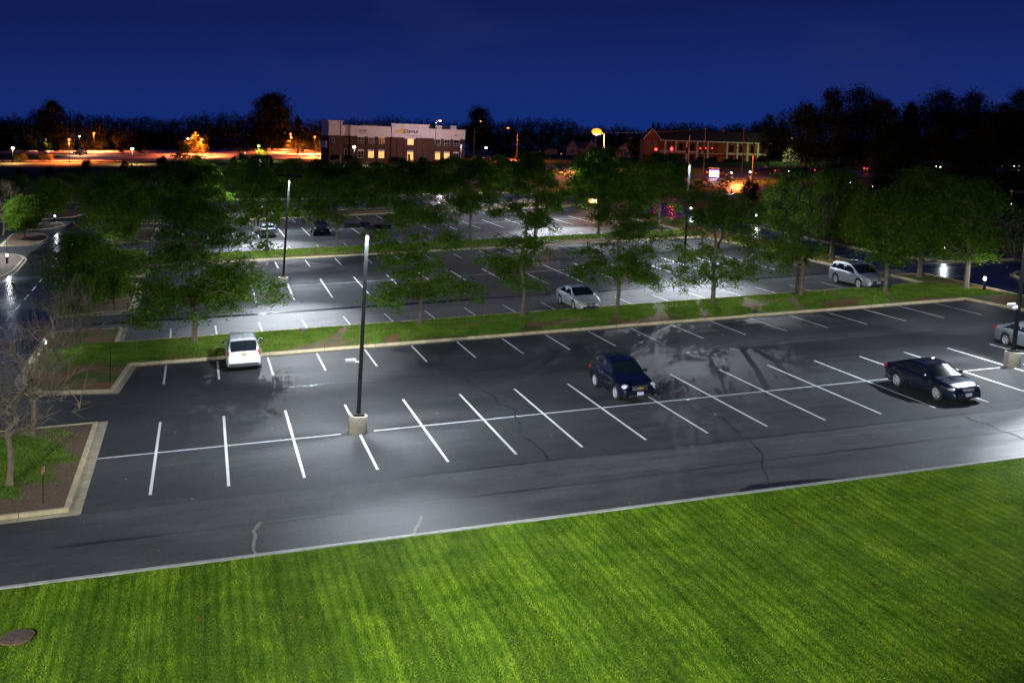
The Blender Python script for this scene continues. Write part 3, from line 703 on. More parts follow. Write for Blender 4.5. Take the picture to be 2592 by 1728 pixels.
tree('shade_tree', 'lamp lit bright green tree with mottled trunk left of the pale trunked one', 'tree', (58.0, 46.3, .1), 7.4, 2.8, 1.9, nc=160, per=148, leaf=0.106, r0=.2, seed=103, shape='round', mat='leaf2', spread=(.6, .6, .35))
# second median: shared locust meshes, one object each
G2 = 'honey locusts along the second grass median'
lb = tree('locust_tree', 'bright green tree in front of the blue-white sedan on the second median', 'tree', (10.8, 67.3, .1), 8.9, 3.3, 3.5, nc=349, per=66, leaf=0.129, r0=.16, seed=121, group=G2, spread=(0.49, 0.49, 0.21))
lc = tree('locust_tree', 'dark spreading tree right of the black pickup on the second median', 'tree', (17.8, 67, .1), 9.0, 3.9, 3.5, nc=410, per=66, leaf=0.129, r0=.17, seed=131, group=G2, spread=(0.54, 0.54, 0.23))
dup(lc, (25.0, 66.4, .1), 1.9, 'wide dark tree rising above the green tree right of the nearest lamp pole', scale=(1.08, 1.08, .97))
dup(lb, (31.7, 65.8, .1), 2.7, 'dark tree above the slender open tree, with a bare leaning trunk', scale=(1.0, 1.0, 1.02))
dup(lc, (39.0, 66.4, .1), 4.0, 'tree in the second median row above the low flat-crowned tree', scale=(.92, .92, 1.0))
dup(lb, (46.0, 65.8, .1), 5.0, 'dark tree behind the V trunked tree, left of the lamp pole there', scale=(1.0, 1.0, .98))
dup(lc, (52.5, 64.5, .1), .6, 'dark crowned tree behind the V trunked tree, right of the lamp pole there', scale=(.95, .95, .95))
dup(lc, (3.1, 66.5, .1), 3.1, 'dense dark tree seen above the broadest near tree', scale=(1.0, 1.0, 1.0))
G3 = 'trees along the far side of the parking lot'
dup(lb, (3.5, 88, .1), .9, 'bright topped tree rising highest above the broadest near tree', G3, scale=(1.1, 1.1, 1.08))
dup(lc, (10.6, 118.0, .1), 2.2, 'lamp lit bright green tree left of the second lamp pole', G3, scale=(.95, .95, .93))
ld = tree('locust_tree', 'bright green open tree in front of the right end of the signed office', 'tree', (38.1, 107, .1), 7.6, 3.4, 2.9, nc=288, per=66, leaf=0.152, r0=.16, seed=141, group=G3, mat='leaf2', spread=(0.50, 0.50, 0.23))
dup(ld, (24.6, 108.5, .1), 1.2, 'dark far tree in front of the left office windows', scale=(1, 1, .9))
dup(ld, (46.5, 108.5, .1), 2.6, 'green domed tree in front of the arched stone monument', scale=(1.15, 1.15, .97))
dup(ld, (31.5, 121, .1), 3.6, 'dark tree in front of the office entrance door', scale=(1.2, 1.2, .85))
dup(lc, (18.0, 118, .1), 4.4, 'dark tree beneath the left corner of the signed office', G3, scale=(1.0, 1.0, .83))
dup(lb, (53.6, 86, .1), 3.3, 'dark tree under the large sodium street light, leaning trunk', G3, scale=(1.15, 1.15, .98))
dup(lc, (59.0, 101.5, .1), .3, 'tree with a straight pale trunk left of the bright lime tree', G3, scale=(.75, .75, .92))
tree('young_tree', 'small bright lime tree lit from below beside the ring drive', 'tree', (59.7, 90.8, .1), 5.4, 2.3, 1.6, nc=110, per=121, leaf=0.129, r0=.16, seed=151, shape='round', mat='leaf2', group=G3, spread=(.6, .6, .35))
dup(lb, (57.4, 76.3, .1), 5.6, 'forked trunk dark tree right of the bright lime tree', G3, scale=(.95, .95, .9))
# left side beds
GL = 'trees on the left beds and islands'
a1 = tree('young_tree', 'leafy tree with thin dark trunk on the pointed island at left', 'tree', (-15.5, 92.4, .1), 5.0, 2.3, 1.7, nc=110, per=121, leaf=0.129, r0=.09, seed=161, shape='round', mat='leaf2', group=GL, spread=(.6, .6, .4))
dup(a1, (-15.6, 114.5, .1), 2, 'brightest yellow green tree with stout pale trunk at left', scale=(1.15, 1.15, 1.2))
dup(lb, (-16.3, 147.5, .1), 1, 'darker tree behind the brightest yellow green tree, near the arrow marking', GL, scale=(.85, .85, .62))
dup(lc, (-25, 146, .1), 2, 'far left spreading green tree behind the pointed island tree', GL, scale=(.8, .8, .62))
dup(lb, (-36, 150, .1), 4, 'dark green tree cut by the left picture edge', GL, scale=(.8, .8, .6))
bare('bare_tree', 'grey twiggy bare tree behind the pointed island tree at far left', (-19, 100, .1), 6.6, 2.6, 2.2, 171, 90, 4, .12, GL, 'barkpale', tl=.9)
tree('shade_tree', 'brownish green thinning tree left of the broadest near tree', 'tree', (-4.0, 68.5, .1), 8.4, 3.2, 2.3, nc=230, per=114, leaf=0.129, r0=.2, seed=181, shape='round', mat='leaf', group=GL, spread=(.65, .65, .4))
tree('shade_tree', 'lighter green tree half hidden behind the thinning tree', 'tree', (-3.2, 92, .1), 8.0, 3.0, 2.3, nc=150, per=114, leaf=0.137, r0=.2, seed=183, shape='round', mat='leaf2', group=GL, spread=(.6, .6, .4))
bare('bare_tree', 'dark leafless tree spreading over the left drive', (-3.6, 43, .1), 5.6, 3.0, 1.0, 187, 90, 4, .10, GL, 'barkdark', tl=.8, lean=(-.15, 0))
tree('shade_tree', 'dense deep green tree on the mulch behind the bare trees', 'tree', (-2.6, 38, .1), 4.6, 2.1, 1.0, nc=150, per=141, leaf=0.099, r0=.1, seed=191, shape='round', mat='leaf', group=GL, spread=(.55, .55, .4))
tree('young_tree', 'sparse low green shrub tree at the mulch bed by the second aisle', 'tree', (-1.9, 40, .1), 2.6, 1.6, .6, nc=40, per=108, leaf=0.084, r0=.05, seed=193, shape='round', mat='leaf', group=GL, spread=(.4, .4, .3))
bare('bare_tree', 'nearest pale bare tree, trunk beside the round red sign', (-2.3, -2.77, .1), 5.6, 2.3, 1.9, 201, 95, 4, .115, GL, 'barkpale', tl=.8)
bare('bare_tree', 'second pale bare tree, standing at the back of the corner bed', (-2.49, 4.16, .1), 5.0, 2.1, 1.7, 203, 95, 4, .10, GL, 'barkpale', tl=.8)
bare('bare_tree', 'low spreading dead tree with pinkish twigs leaning right on the near median', (-3.4, 19.3, .1), 3.8, 2.1, .8, 205, 80, 5, .10, GL, 'barkpale', lean=(.35, 0), tl=1.0)
bare('bare_tree', 'thin upright bare tree with a reddish haze of twigs at left', (-3.9, 22.5, .1), 6.2, 1.9, 2.2, 207, 70, 4, .08, GL, 'barkdark', tl=.7)
tree('shade_tree', 'dark green leafy tree behind the pinkish dead tree', 'tree', (-2.9, 26.5, .1), 6.4, 1.7, 1.8, nc=150, per=135, leaf=0.095, r0=.1, seed=211, shape='round', mat='leaf', group=GL, spread=(.45, .45, .4))

# ------------------------------------------------------------------ far trees
def blob_leaves(x, y, z, h, r, rg, n=420, size=.75, z0=.12):
    g = rg.normal(0, 1, (n, 3)); g /= np.linalg.norm(g, axis=1)[:, None]; g *= rg.uniform(.5, 1, (n, 1))
    a = np.arctan2(g[:, 1], g[:, 0]); lob = 1+.22*np.sin(a*3+x)+.18*np.sin(a*5+y)+.15*np.sin(g[:, 2]*6+x)
    cz = z+h*(1+z0)/2; P = np.c_[x+g[:, 0]*r*lob, y+g[:, 1]*r*lob, cz+g[:, 2]*h*(1-z0)/2*(1+.06*np.sin(a*4+y))]
    N_ = rg.normal(0, 1, (n, 3)); N_ /= np.linalg.norm(N_, axis=1)[:, None]; T = np.cross(N_, rg.normal(0, 1, (n, 3))); T /= np.linalg.norm(T, axis=1)[:, None]; B = np.cross(N_, T)
    s = size*rg.uniform(.5, 1.2, (n, 1)); V = np.empty((n, 4, 3)); V[:, 0] = P-T*s; V[:, 1] = P-B*s*.7; V[:, 2] = P+T*s; V[:, 3] = P+B*s*.7
    return V.reshape(-1, 3)
def wood(name, label, L, seed, mat='leaffar', n=2400, size=.26):
    rg = np.random.default_rng(seed)
    V = np.concatenate([blob_leaves(x+.06*h, y, z, h, r*1.15, rg, n, size, 0.0) for x, y, z, h, r in L])
    o = link(name, fastmesh(name, V, np.arange(len(V)).reshape(-1, 4), M[mat])); tag(o, label, 'wood', kind='stuff')
WL= [[-78.5,412.4,5.4,13.5,3.7],[-74.7,409.4,5.2,13.6,3.7],[-77.2,443.8,5.7,12.1,4.6],[-68.7,413.4,5.1,12.9,3.5],[-65.1,411.8,4.9,14.0,3.4],[-66.8,445.9,5.4,12.7,4.7],[-62.4,440.7,5.2,15.4,3.8],[-57.8,433.4,5.0,16.1,4.7],[-55.7,445.2,5.0,17.9,4.4],[-51.0,436.3,4.8,15.5,3.5],[-46.5,427.9,4.5,15.3,4.8],[-44.7,445.8,4.7,14.1,3.9],[-41.2,448.1,4.6,13.7,5.0],[-37.3,445.7,4.5,13.6,4.1],[-32.6,434.8,4.2,13.5,3.5],[-28.0,421.9,3.9,12.6,3.3],[-23.7,410.5,3.6,12.8,3.6],[-21.4,432.7,3.8,12.9,3.9],[-18.7,453.7,4.0,13.3,4.2],[-13.4,418.1,3.4,12.5,3.7],[-9.9,425.1,3.4,12.2,3.8],[-6.4,434.4,3.4,11.8,3.5],[-2.3,412.1,3.0,13.7,4.5],[1.2,437.0,3.2,14.1,3.9],[5.0,417.4,2.8,14.8,3.3],[8.9,440.7,3.0,14.5,5.2],[12.9,442.4,2.9,14.8,3.4],[16.3,422.2,2.6,15.2,4.7],[20.3,427.6,2.5,13.9,4.4],[24.9,445.8,2.6,13.7,3.8],[28.1,428.8,2.3,13.6,4.0],[33.4,451.8,2.4,12.7,3.5],[34.8,410.4,1.8,12.8,4.6],[39.6,424.4,1.7,12.2,3.5],[45.8,451.9,1.4,11.8,3.9],[46.2,410.2,1.0,12.7,3.5],[52.8,437.5,0.6,12.7,3.5],[55.9,428.7,0.2,11.3,5.3],[-71.3,380.0,4.8,9.5,3.3],[-68.6,386.3,4.8,8.1,3.0],[-64.2,383.6,4.6,9.9,2.5],[-60.9,387.8,4.5,10.6,3.5],[-58.2,396.5,4.5,10.3,2.6],[-52.6,385.6,4.2,13.1,2.7],[-48.6,385.6,4.1,12.3,2.7],[-44.2,382.5,3.9,10.5,3.1],[-42.2,401.7,4.1,11.0,3.7],[-37.4,395.4,3.9,9.6,3.4],[-32.9,392.6,3.7,11.4,2.8],[-29.4,400.5,3.7,8.6,3.7],[-24.4,390.1,3.4,9.2,3.5],[-20.5,396.5,3.4,8.4,3.2],[-16.3,396.9,3.2,8.7,3.0],[-12.1,402.5,3.2,7.7,2.8],[-7.8,403.6,3.1,7.5,3.5],[-3.0,385.2,2.7,8.3,2.7],[1.1,403.7,2.8,9.3,2.8],[5.6,387.7,2.5,10.8,3.3],[10.1,399.3,2.5,10.4,3.0],[14.3,384.3,2.2,11.0,2.6],[19.2,401.7,2.2,12.3,3.7],[23.7,399.6,2.1,8.4,3.4],[28.4,401.3,2.0,9.9,3.5],[32.3,390.1,1.7,7.4,3.6],[37.0,392.6,1.5,8.1,2.7],[40.8,383.6,1.2,7.7,3.2],[46.9,399.7,0.9,7.6,2.9],[50.5,389.3,0.5,6.8,3.3]]
WM= [[61.1,441.6,-0.2,11.5,4.5],[65.4,444.1,-0.5,14.3,3.7],[73.0,471.4,-0.8,15.3,3.7],[75.6,458.9,-0.9,14.3,3.4],[77.5,443.6,-0.9,15.1,4.7],[84.0,458.7,-1.1,15.9,4.8],[89.8,468.5,-1.3,16.3,4.9],[90.1,444.9,-1.3,15.1,4.6],[95.7,453.1,-1.5,13.8,3.5],[103.2,470.1,-1.7,14.8,3.6],[104.5,454.4,-1.7,14.3,4.2],[111.9,469.6,-2.0,13.6,3.3],[111.2,445.5,-1.9,13.4,4.0],[118.7,460.4,-2.2,13.3,3.4],[118.7,441.1,-2.2,12.8,3.8],[116.7,415.2,-2.1,12.8,4.1],[119.9,412.1,-2.2,13.7,3.5],[125.2,416.9,-2.4,14.2,4.6],[125.1,401.2,-2.4,13.7,4.2],[130.8,407.6,-2.5,14.6,3.2],[135.7,410.3,-2.7,14.9,4.1],[134.9,393.9,-2.6,15.3,3.1],[143.5,409.0,-2.9,15.3,4.5],[144.0,397.4,-2.9,14.6,3.5],[149.6,402.2,-3.1,15.5,3.6],[155.8,408.5,-3.3,15.2,4.1],[154.6,392.8,-3.2,13.6,3.0],[155.7,384.3,-3.3,11.5,4.2],[165.8,401.4,-3.6,11.5,4.6],[163.9,385.0,-3.5,11.8,3.7],[171.2,393.4,-3.7,11.1,4.2],[178.3,401.2,-3.7,12.2,4.1],[179.3,393.0,-3.7,11.1,4.0],[165.2,348.0,-3.6,10.9,4.1],[163.5,334.9,-3.5,10.1,3.9],[170.1,341.8,-3.7,12.2,3.0],[168.7,330.1,-3.7,12.5,4.0],[178.8,344.5,-3.7,12.9,3.3],[180.9,340.8,-3.7,12.9,3.3],[173.9,317.5,-3.7,13.1,3.3],[185.6,334.6,-3.7,12.2,3.2],[192.0,340.1,-3.7,11.7,2.9],[183.3,314.8,-3.7,11.1,3.9],[197.7,336.2,-3.7,11.5,3.1],[189.4,312.5,-3.7,12.4,2.8],[203.9,333.3,-3.7,11.4,3.8],[195.9,311.1,-3.7,13.0,2.9],[210.1,330.6,-3.7,13.2,3.8],[209.2,322.0,-3.7,12.9,4.0],[205.9,309.4,-3.7,13.2,2.7],[107.5,374.0,-1.8,10.8,3.1],[112.7,373.2,-2.0,11.1,3.9],[118.7,375.1,-2.2,9.4,3.6],[126.3,382.2,-2.4,10.2,3.9],[132.4,383.5,-2.6,10.1,3.5],[136.5,378.4,-2.7,10.2,3.5],[140.5,373.1,-2.8,11.6,3.8],[145.5,371.1,-3.0,10.9,3.0],[153.2,376.7,-3.2,8.8,3.3],[157.0,371.2,-3.3,7.2,3.2],[160.0,363.8,-3.4,8.2,2.8],[168.5,371.0,-3.7,9.1,4.0],[150.0,311.1,-3.1,8.1,2.6],[154.3,309.3,-3.2,7.0,3.3],[158.6,307.5,-3.4,9.8,3.0],[162.8,305.6,-3.5,9.6,3.1],[167.0,303.7,-3.6,10.1,3.2],[171.2,301.7,-3.7,8.3,3.1],[175.3,299.8,-3.7,7.8,3.3],[179.4,297.7,-3.7,9.1,3.3],[183.4,295.6,-3.7,8.5,3.0],[187.4,293.5,-3.7,10.4,3.0],[191.3,291.4,-3.7,9.1,2.7],[195.2,289.2,-3.7,9.9,3.3]]
WR= [[165.9,235.7,-3.6,15.5,4.5],[162.3,221.9,-3.5,14.7,4.3],[166.6,221.7,-3.6,15.2,4.3],[170.5,220.8,-3.7,16.6,4.7],[185.6,237.5,-3.7,16.4,4.6],[184.6,228.9,-3.7,16.9,4.3],[194.3,236.3,-3.7,17.3,3.6],[191.4,225.1,-3.7,16.1,4.3],[191.8,219.1,-3.7,15.8,3.6],[182.5,199.9,-3.6,14.8,4.5],[200.2,218.0,-3.7,16.8,4.9],[206.3,219.9,-3.7,16.2,3.4],[209.7,218.1,-3.7,16.0,4.4],[192.1,190.0,-3.5,15.7,3.1],[206.2,202.2,-3.7,15.9,3.7],[219.4,212.7,-3.7,13.5,4.7],[206.9,192.3,-3.7,15.5,4.0],[202.5,182.1,-3.5,16.1,4.4],[224.0,201.6,-3.7,15.7,3.7],[224.9,197.4,-3.7,15.8,4.3]]
wood('wood', 'dark wooded skyline behind the orange lit car park', WL, 1)
wood('wood', 'dark wooded skyline behind the office, houses and brick building', WM, 2)
wood('wood', 'black wooded hillside filling the right skyline', [(x, y, z, h*1.13, r) for x, y, z, h, r in WR], 3, n=3200)
def fartree(name, label, loc, H_, R, seed, shape='oval', mat='leaffar', nc=70, per=45, leaf=.42, th=None, r0=.3, group=None, spread=None, barkm='barkdark'):
    return tree(name, label, 'tree', loc, H_, R, th if th is not None else H_*.16, mat, shape, nc, per*2, leaf*.66, r0, seed, group, spread or (R*.3, R*.3, R*.26), barkm)
GF = 'tall trees along the skyline'
fartree('skyline_tree', 'largest round dark tree against the sky left of the office', (30.8, 393.6, 1.8), 21, 8.2, 301, nc=190, per=60, leaf=.6, group=GF, spread=(2, 2, 1.5))
fartree('skyline_tree', 'dark crown bulging above the left wood, over the white lamps', (-50.5, 401, 4.4), 17.5, 5, 302, nc=100, leaf=.6, group=GF)
fartree('pine_tree', 'small ragged pine beside the largest round tree', (37.4, 353, 1), 14.2, 2.6, 303, 'cone', nc=70, per=35, leaf=.35, th=3, group=GF)
fartree('pine_tree', 'dark pine just left of the office tower', (46.3, 352.2, .5), 12.6, 3, 304, 'cone', nc=80, per=35, leaf=.35, th=2, group=GF)
fartree('skyline_tree', 'tallest tree just right of the office', (106, 362, -1.8), 17.3, 5.2, 305, nc=120, leaf=.5, group=GF)
fartree('skyline_tree', 'rounded tree above the right end of the brick building roof', (149.7, 217.3, -2.9), 14.3, 2.6, 306, nc=70, leaf=.35, group=GF)
fartree('skyline_tree', 'tree with stepped left edge at the start of the right forest', (143, 187, -.7), 14.6, 4.4, 307, nc=110, leaf=.4, group=GF)
fr = fartree('skyline_tree', 'narrow tall crown, highest of the right forest', (163.4, 209, -3.2), 21, 3.9, 308, nc=120, leaf=.42, group=GF)
fs = fartree('skyline_tree', 'broad flat topped crown beside the highest one', (160.8, 193, -2.1), 19.2, 5.6, 309, nc=160, leaf=.42, group=GF)
dup(fr, (157, 177.6, -.9), 1, 'lower ragged crown right of the broad flat topped one', scale=(.85, .85, .74))
fartree('pine_tree', 'spiky evergreen pair top in the dip of the right forest', (179.6, 198.5, -3.4), 17, 3.4, 311, 'cone', nc=90, leaf=.4, th=2, group=GF)
dup(fs, (173.1, 178.4, -1.8), 2, 'rounded crown right of the spiky evergreen', scale=(.9, .9, .92))
dup(fs, (181.9, 178, -2.3), 3.5, 'second rounded crown right of the spiky evergreen', scale=(.82, .82, .92))
dup(fr, (180.7, 166.1, -1.4), 2.4, 'low crown in the last notch before the right picture edge', scale=(.85, .85, .68))
dup(fs, (180.9, 159.4, -1), 5, 'big crown cut by the right picture edge', scale=(.8, .8, .86))
fartree('cypress_tree', 'thin dark spire left above the brick gable', (159.2, 318, -3.4), 13.4, 1.1, 312, 'cone', nc=40, per=30, leaf=.3, th=1, group=GF)
fartree('cypress_tree', 'shorter thin spire beside the gable peak', (163, 322, -3.5), 13, 1.0, 313, 'cone', nc=40, per=30, leaf=.3, th=1, group=GF)
GN = 'dark trees on the right lawns'
fartree('shade_tree', 'great rounded dark tree in front of the right forest', (114, 110.1, 0), 9.4, 4.4, 321, 'round', nc=180, per=60, leaf=.26, th=1.7, group=GN, spread=(1, 1, .8))
fartree('shade_tree', 'small round tree at the end of the orange lit road', (103.5, 111.1, 0), 4.2, 2.0, 322, 'round', nc=70, per=50, leaf=.2, th=.8, group=GN)
fartree('shade_tree', 'low spreading dark tree behind the bollard lights', (110.1, 94.4, 0), 3.6, 3.4, 323, 'round', nc=90, per=50, leaf=.22, th=.8, group=GN)
g4 = fartree('shade_tree', 'dark tree on the lawn right of the great rounded one', (108.1, 83.3, 0), 8, 3.8, 324, 'round', nc=150, per=55, leaf=.24, th=1.5, group=GN)
dup(g4, (111, 76.4, 0), 2, 'dark tree near the right edge above the lit lawn strip', scale=(.8, .8, .88))
dup(g4, (158, 172, 0), 1, 'dark tree behind the far headlights', scale=(1.2, 1.2, 1.17))
dup(g4, (167, 153, 0), 3, 'black tree above the row of far headlights at right', scale=(1.2, 1.2, 1.1))
dup(g4, (162.5, 162, 0), 4, 'black tree between the two by the far headlights', scale=(.95, .95, 1.0))
for x, y, s, lab in [(72, 62, .6, 'dark tree across the ring drive beyond the lime tree'), (76, 78, .5, 'dark tree on the lawn inside the ring drive'), (84, 70, .55, 'dark tree behind the half bare median tree'), (80, 52, .68, 'dark tree above the parked crossover'), (90, 58, .6, 'dark tree beyond the crossover, on the far lawn'), (84, 44, .7, 'dark tree over the bollard lit bed'), (97, 64, .52, 'dark tree between the far bollard lights'), (78, 92, .4, 'dark tree below the lit entry sign'), (72, 114, .28, 'dark bushy tree left of the entry sign'), (66, 128, .42, 'dark tree in front of the traffic signals')]:
    dup(g4, (x, y, 0), x, lab, scale=s)
GB = 'evergreen shrubs on the dark bank'
bsh = fartree('evergreen_shrub', 'dark evergreen shrub left of the first lot lamp, on the bank', (-23.2, 245.5, 1.6), 3.1, 1.35, 331, 'oval', 'leafdark', 60, 50, .16, .25, .06, GB, barkm='barkdark')
for x, y, s, lab in [(-14.5, 249, .8, 'small dark shrub below the single white lot lamp'), (-5.3, 249, 1.15, 'pointed dark shrub right of the single white lot lamp'), (3.2, 270, .95, 'dark shrub at the foot of the cluster of sodium lamps'),
                     (13, 268.5, .85, 'forked dark shrub between the two LED poles on the bank'), (20.8, 245, 1.2, 'largest dark shrub right of the far LED pole'), (-30.4, 235, .75, 'faint dark shrub low on the left bank'), (-37.8, 239, .5, 'faintest low shrub at far left of the bank')]:
    dup(bsh, (x, y, H(x, y)), x, lab, scale=s)
GC = 'small clipped trees in the orange lit car park'
ct = fartree('small_tree', 'clipped dark tree right of the left lawn lamps', (-52.3, 349.3, 3.8), 4.7, 1.4, 341, 'oval', 'leafdark', 60, 50, .17, 1.2, .08, GC)
for x, y, s, lab in [(-45.5, 337.5, 1, 'wide clipped dark tree by the left lawn path'), (-44.3, 361, .85, 'clipped dark tree right of the wide one'), (-21.4, 342, 1, 'clipped dark tree left of the single white lot lamp'),
                     (-15.4, 341.5, 1, 'clipped dark tree right of the single white lot lamp'), (-1.7, 339, 1.08, 'clipped tree left of the sodium lamp cluster'), (18.2, 346.5, 1.05, 'clipped dark tree left of the green lit lamp'), (24.8, 346, 1.05, 'clipped dark tree right of the green lit lamp')]:
    dup(ct, (x, y, H(x, y)), x, lab, scale=s)
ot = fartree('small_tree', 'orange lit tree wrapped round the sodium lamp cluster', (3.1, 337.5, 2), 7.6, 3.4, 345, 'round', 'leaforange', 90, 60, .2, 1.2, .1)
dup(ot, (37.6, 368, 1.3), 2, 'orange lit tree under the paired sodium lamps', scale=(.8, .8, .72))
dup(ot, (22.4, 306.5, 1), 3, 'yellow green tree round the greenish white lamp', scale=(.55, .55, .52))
for x, y, s, lab in [(-47.5, 302.5, .3, 'dim brown sapling at far left of the lot'), (-45.8, 302.3, .34, 'pale yellow lit sapling beside the far left lamp'), (-42.2, 311.3, .28, 'orange sapling left of the first sodium lamp'), (-39, 306.3, .28, 'second orange sapling left of the first sodium lamp'), (-40.2, 403, .42, 'orange lit sapling behind the parked lot SUV')]:
    dup(ot, (x, y, H(x, y)), x, lab, 'saplings in the orange lit car park', scale=s)
# ------------------------------------------------------------------ cars
def paintmat(name, col, metal=.35, rough=.3, coat=.8):
    m, nt, b = node_mat(name); v = objc(nt); f = noise(nt, v, 900, 1); d = noise(nt, v, 1.6, 5, .6)
    c = mixc(nt, .35, col, ramp(nt, f, [(.35, tuple(x*.6 for x in col)), (.65, tuple(min(1, x*1.35) for x in col))]))
    nt.links.new(c, b.inputs['Base Color']); nt.links.new(rng(nt, d, .35, .7, rough, rough+.18), b.inputs['Roughness'])
    b.inputs['Metallic'].default_value = metal; b.inputs['Coat Weight'].default_value = coat; b.inputs['Coat Roughness'].default_value = .05
    return m
M['glass'] = plain('dark car glass', (.012, .015, .018), .06, 0, .1, spec=.7)
M['glassgreen'] = plain('windscreen glass', (.004, .008, .009), .06, 0, .3, 1.5, spec=.7)
M['tyre'] = plain('tyre rubber', (.018, .018, .018), .85); M['under'] = plain('underbody black', (.008, .008, .009), .9)
M['alloy'] = plain('alloy wheel', (.42, .43, .45), .35, .25, .1); M['chrome'] = plain('chrome', (.75, .76, .8), .12, 1, .05)
M['trimblack'] = plain('black trim plastic', (.02, .02, .022), .55); M['lamp'] = plain('clear lamp lens', (.62, .64, .68), .12, .3, .2, 20)
M['tail'] = plain('red tail lens', (.38, .02, .015), .15, 0, .3, 12); M['amber'] = plain('amber marker', (.8, .22, .03), .3)
M['plate'] = plain('number plate', (.45, .48, .66), .5, 0, .3, 30); M['plateyellow'] = plain('yellow number plate', (.6, .58, .42), .5, 0, .3, 30); M['gold'] = plain('gold emblem', (.65, .45, .08), .35, .6)
def interp(P, x): return float(np.interp(x, [p[0] for p in P], [p[1] for p in P]))
def wheel(parent, x, y, r, side, w=.21, spokes=5, hub=.66):
    mb = MB(); c = (x, y, r)
    prof = [(r*.6, -w/2), (r*.93, -w/2), (r, -w/2+.035), (r, w/2-.035), (r*.93, w/2), (r*.66, w/2)]
    if side < 0: prof = [(a, -b) for a, b in prof]
    o = thing_part('wheel', parent, (x, y, r))
    T = MB(); T.lathe([(a, b) for a, b in prof], 28, 'y', caps=False); t = T.build('tyre', M['tyre'], o, True)
    R_ = MB(); s = side
    n = 28
    # rim lip + dished face + spokes
    R_.lathe([(r*.70, s*w*.5), (r*.64, s*(w*.5+.008)), (r*.60, s*w*.30)], n, 'y', caps=False)
    for k in range(spokes):
        a = 2*PI*k/spokes+.3; ca, sa = math.cos(a), math.sin(a); pa, pb = -sa, ca
        for q in (-1, 1):
            w0, w1 = .05*r/.33, .035*r/.33
            P = []
            for rad, ww, yy in ((r*.08, w0, w*.40), (r*.64, w1, w*.47)):
                for e in (-1, 1): P.append((ca*rad+pa*(ww*e), s*yy, sa*rad+pb*(ww*e)))
        V = P+[(p[0], p[1]-s*.05, p[2]) for p in P]
        R_.add(V, [(0, 1, 3, 2), (4, 6, 7, 5), (0, 2, 6, 4), (1, 5, 7, 3)])
    R_.lathe([(r*.16, s*w*.36), (r*.15, s*w*.46), (r*.05, s*w*.48)], 12, 'y')
    R_.build('rim', M['alloy'], o, False)
    D = MB(); D.lathe([(r*.6, s*w*.12), (r*.2, s*w*.16)], 20, 'y'); D.build('brake_disc', M['under'], o)
    return o
def thing_part(name, parent, loc):
    o = bpy.data.objects.new(name, None); COL.objects.link(o); o.parent = parent; o.location = loc; o.empty_display_size = .1; return o
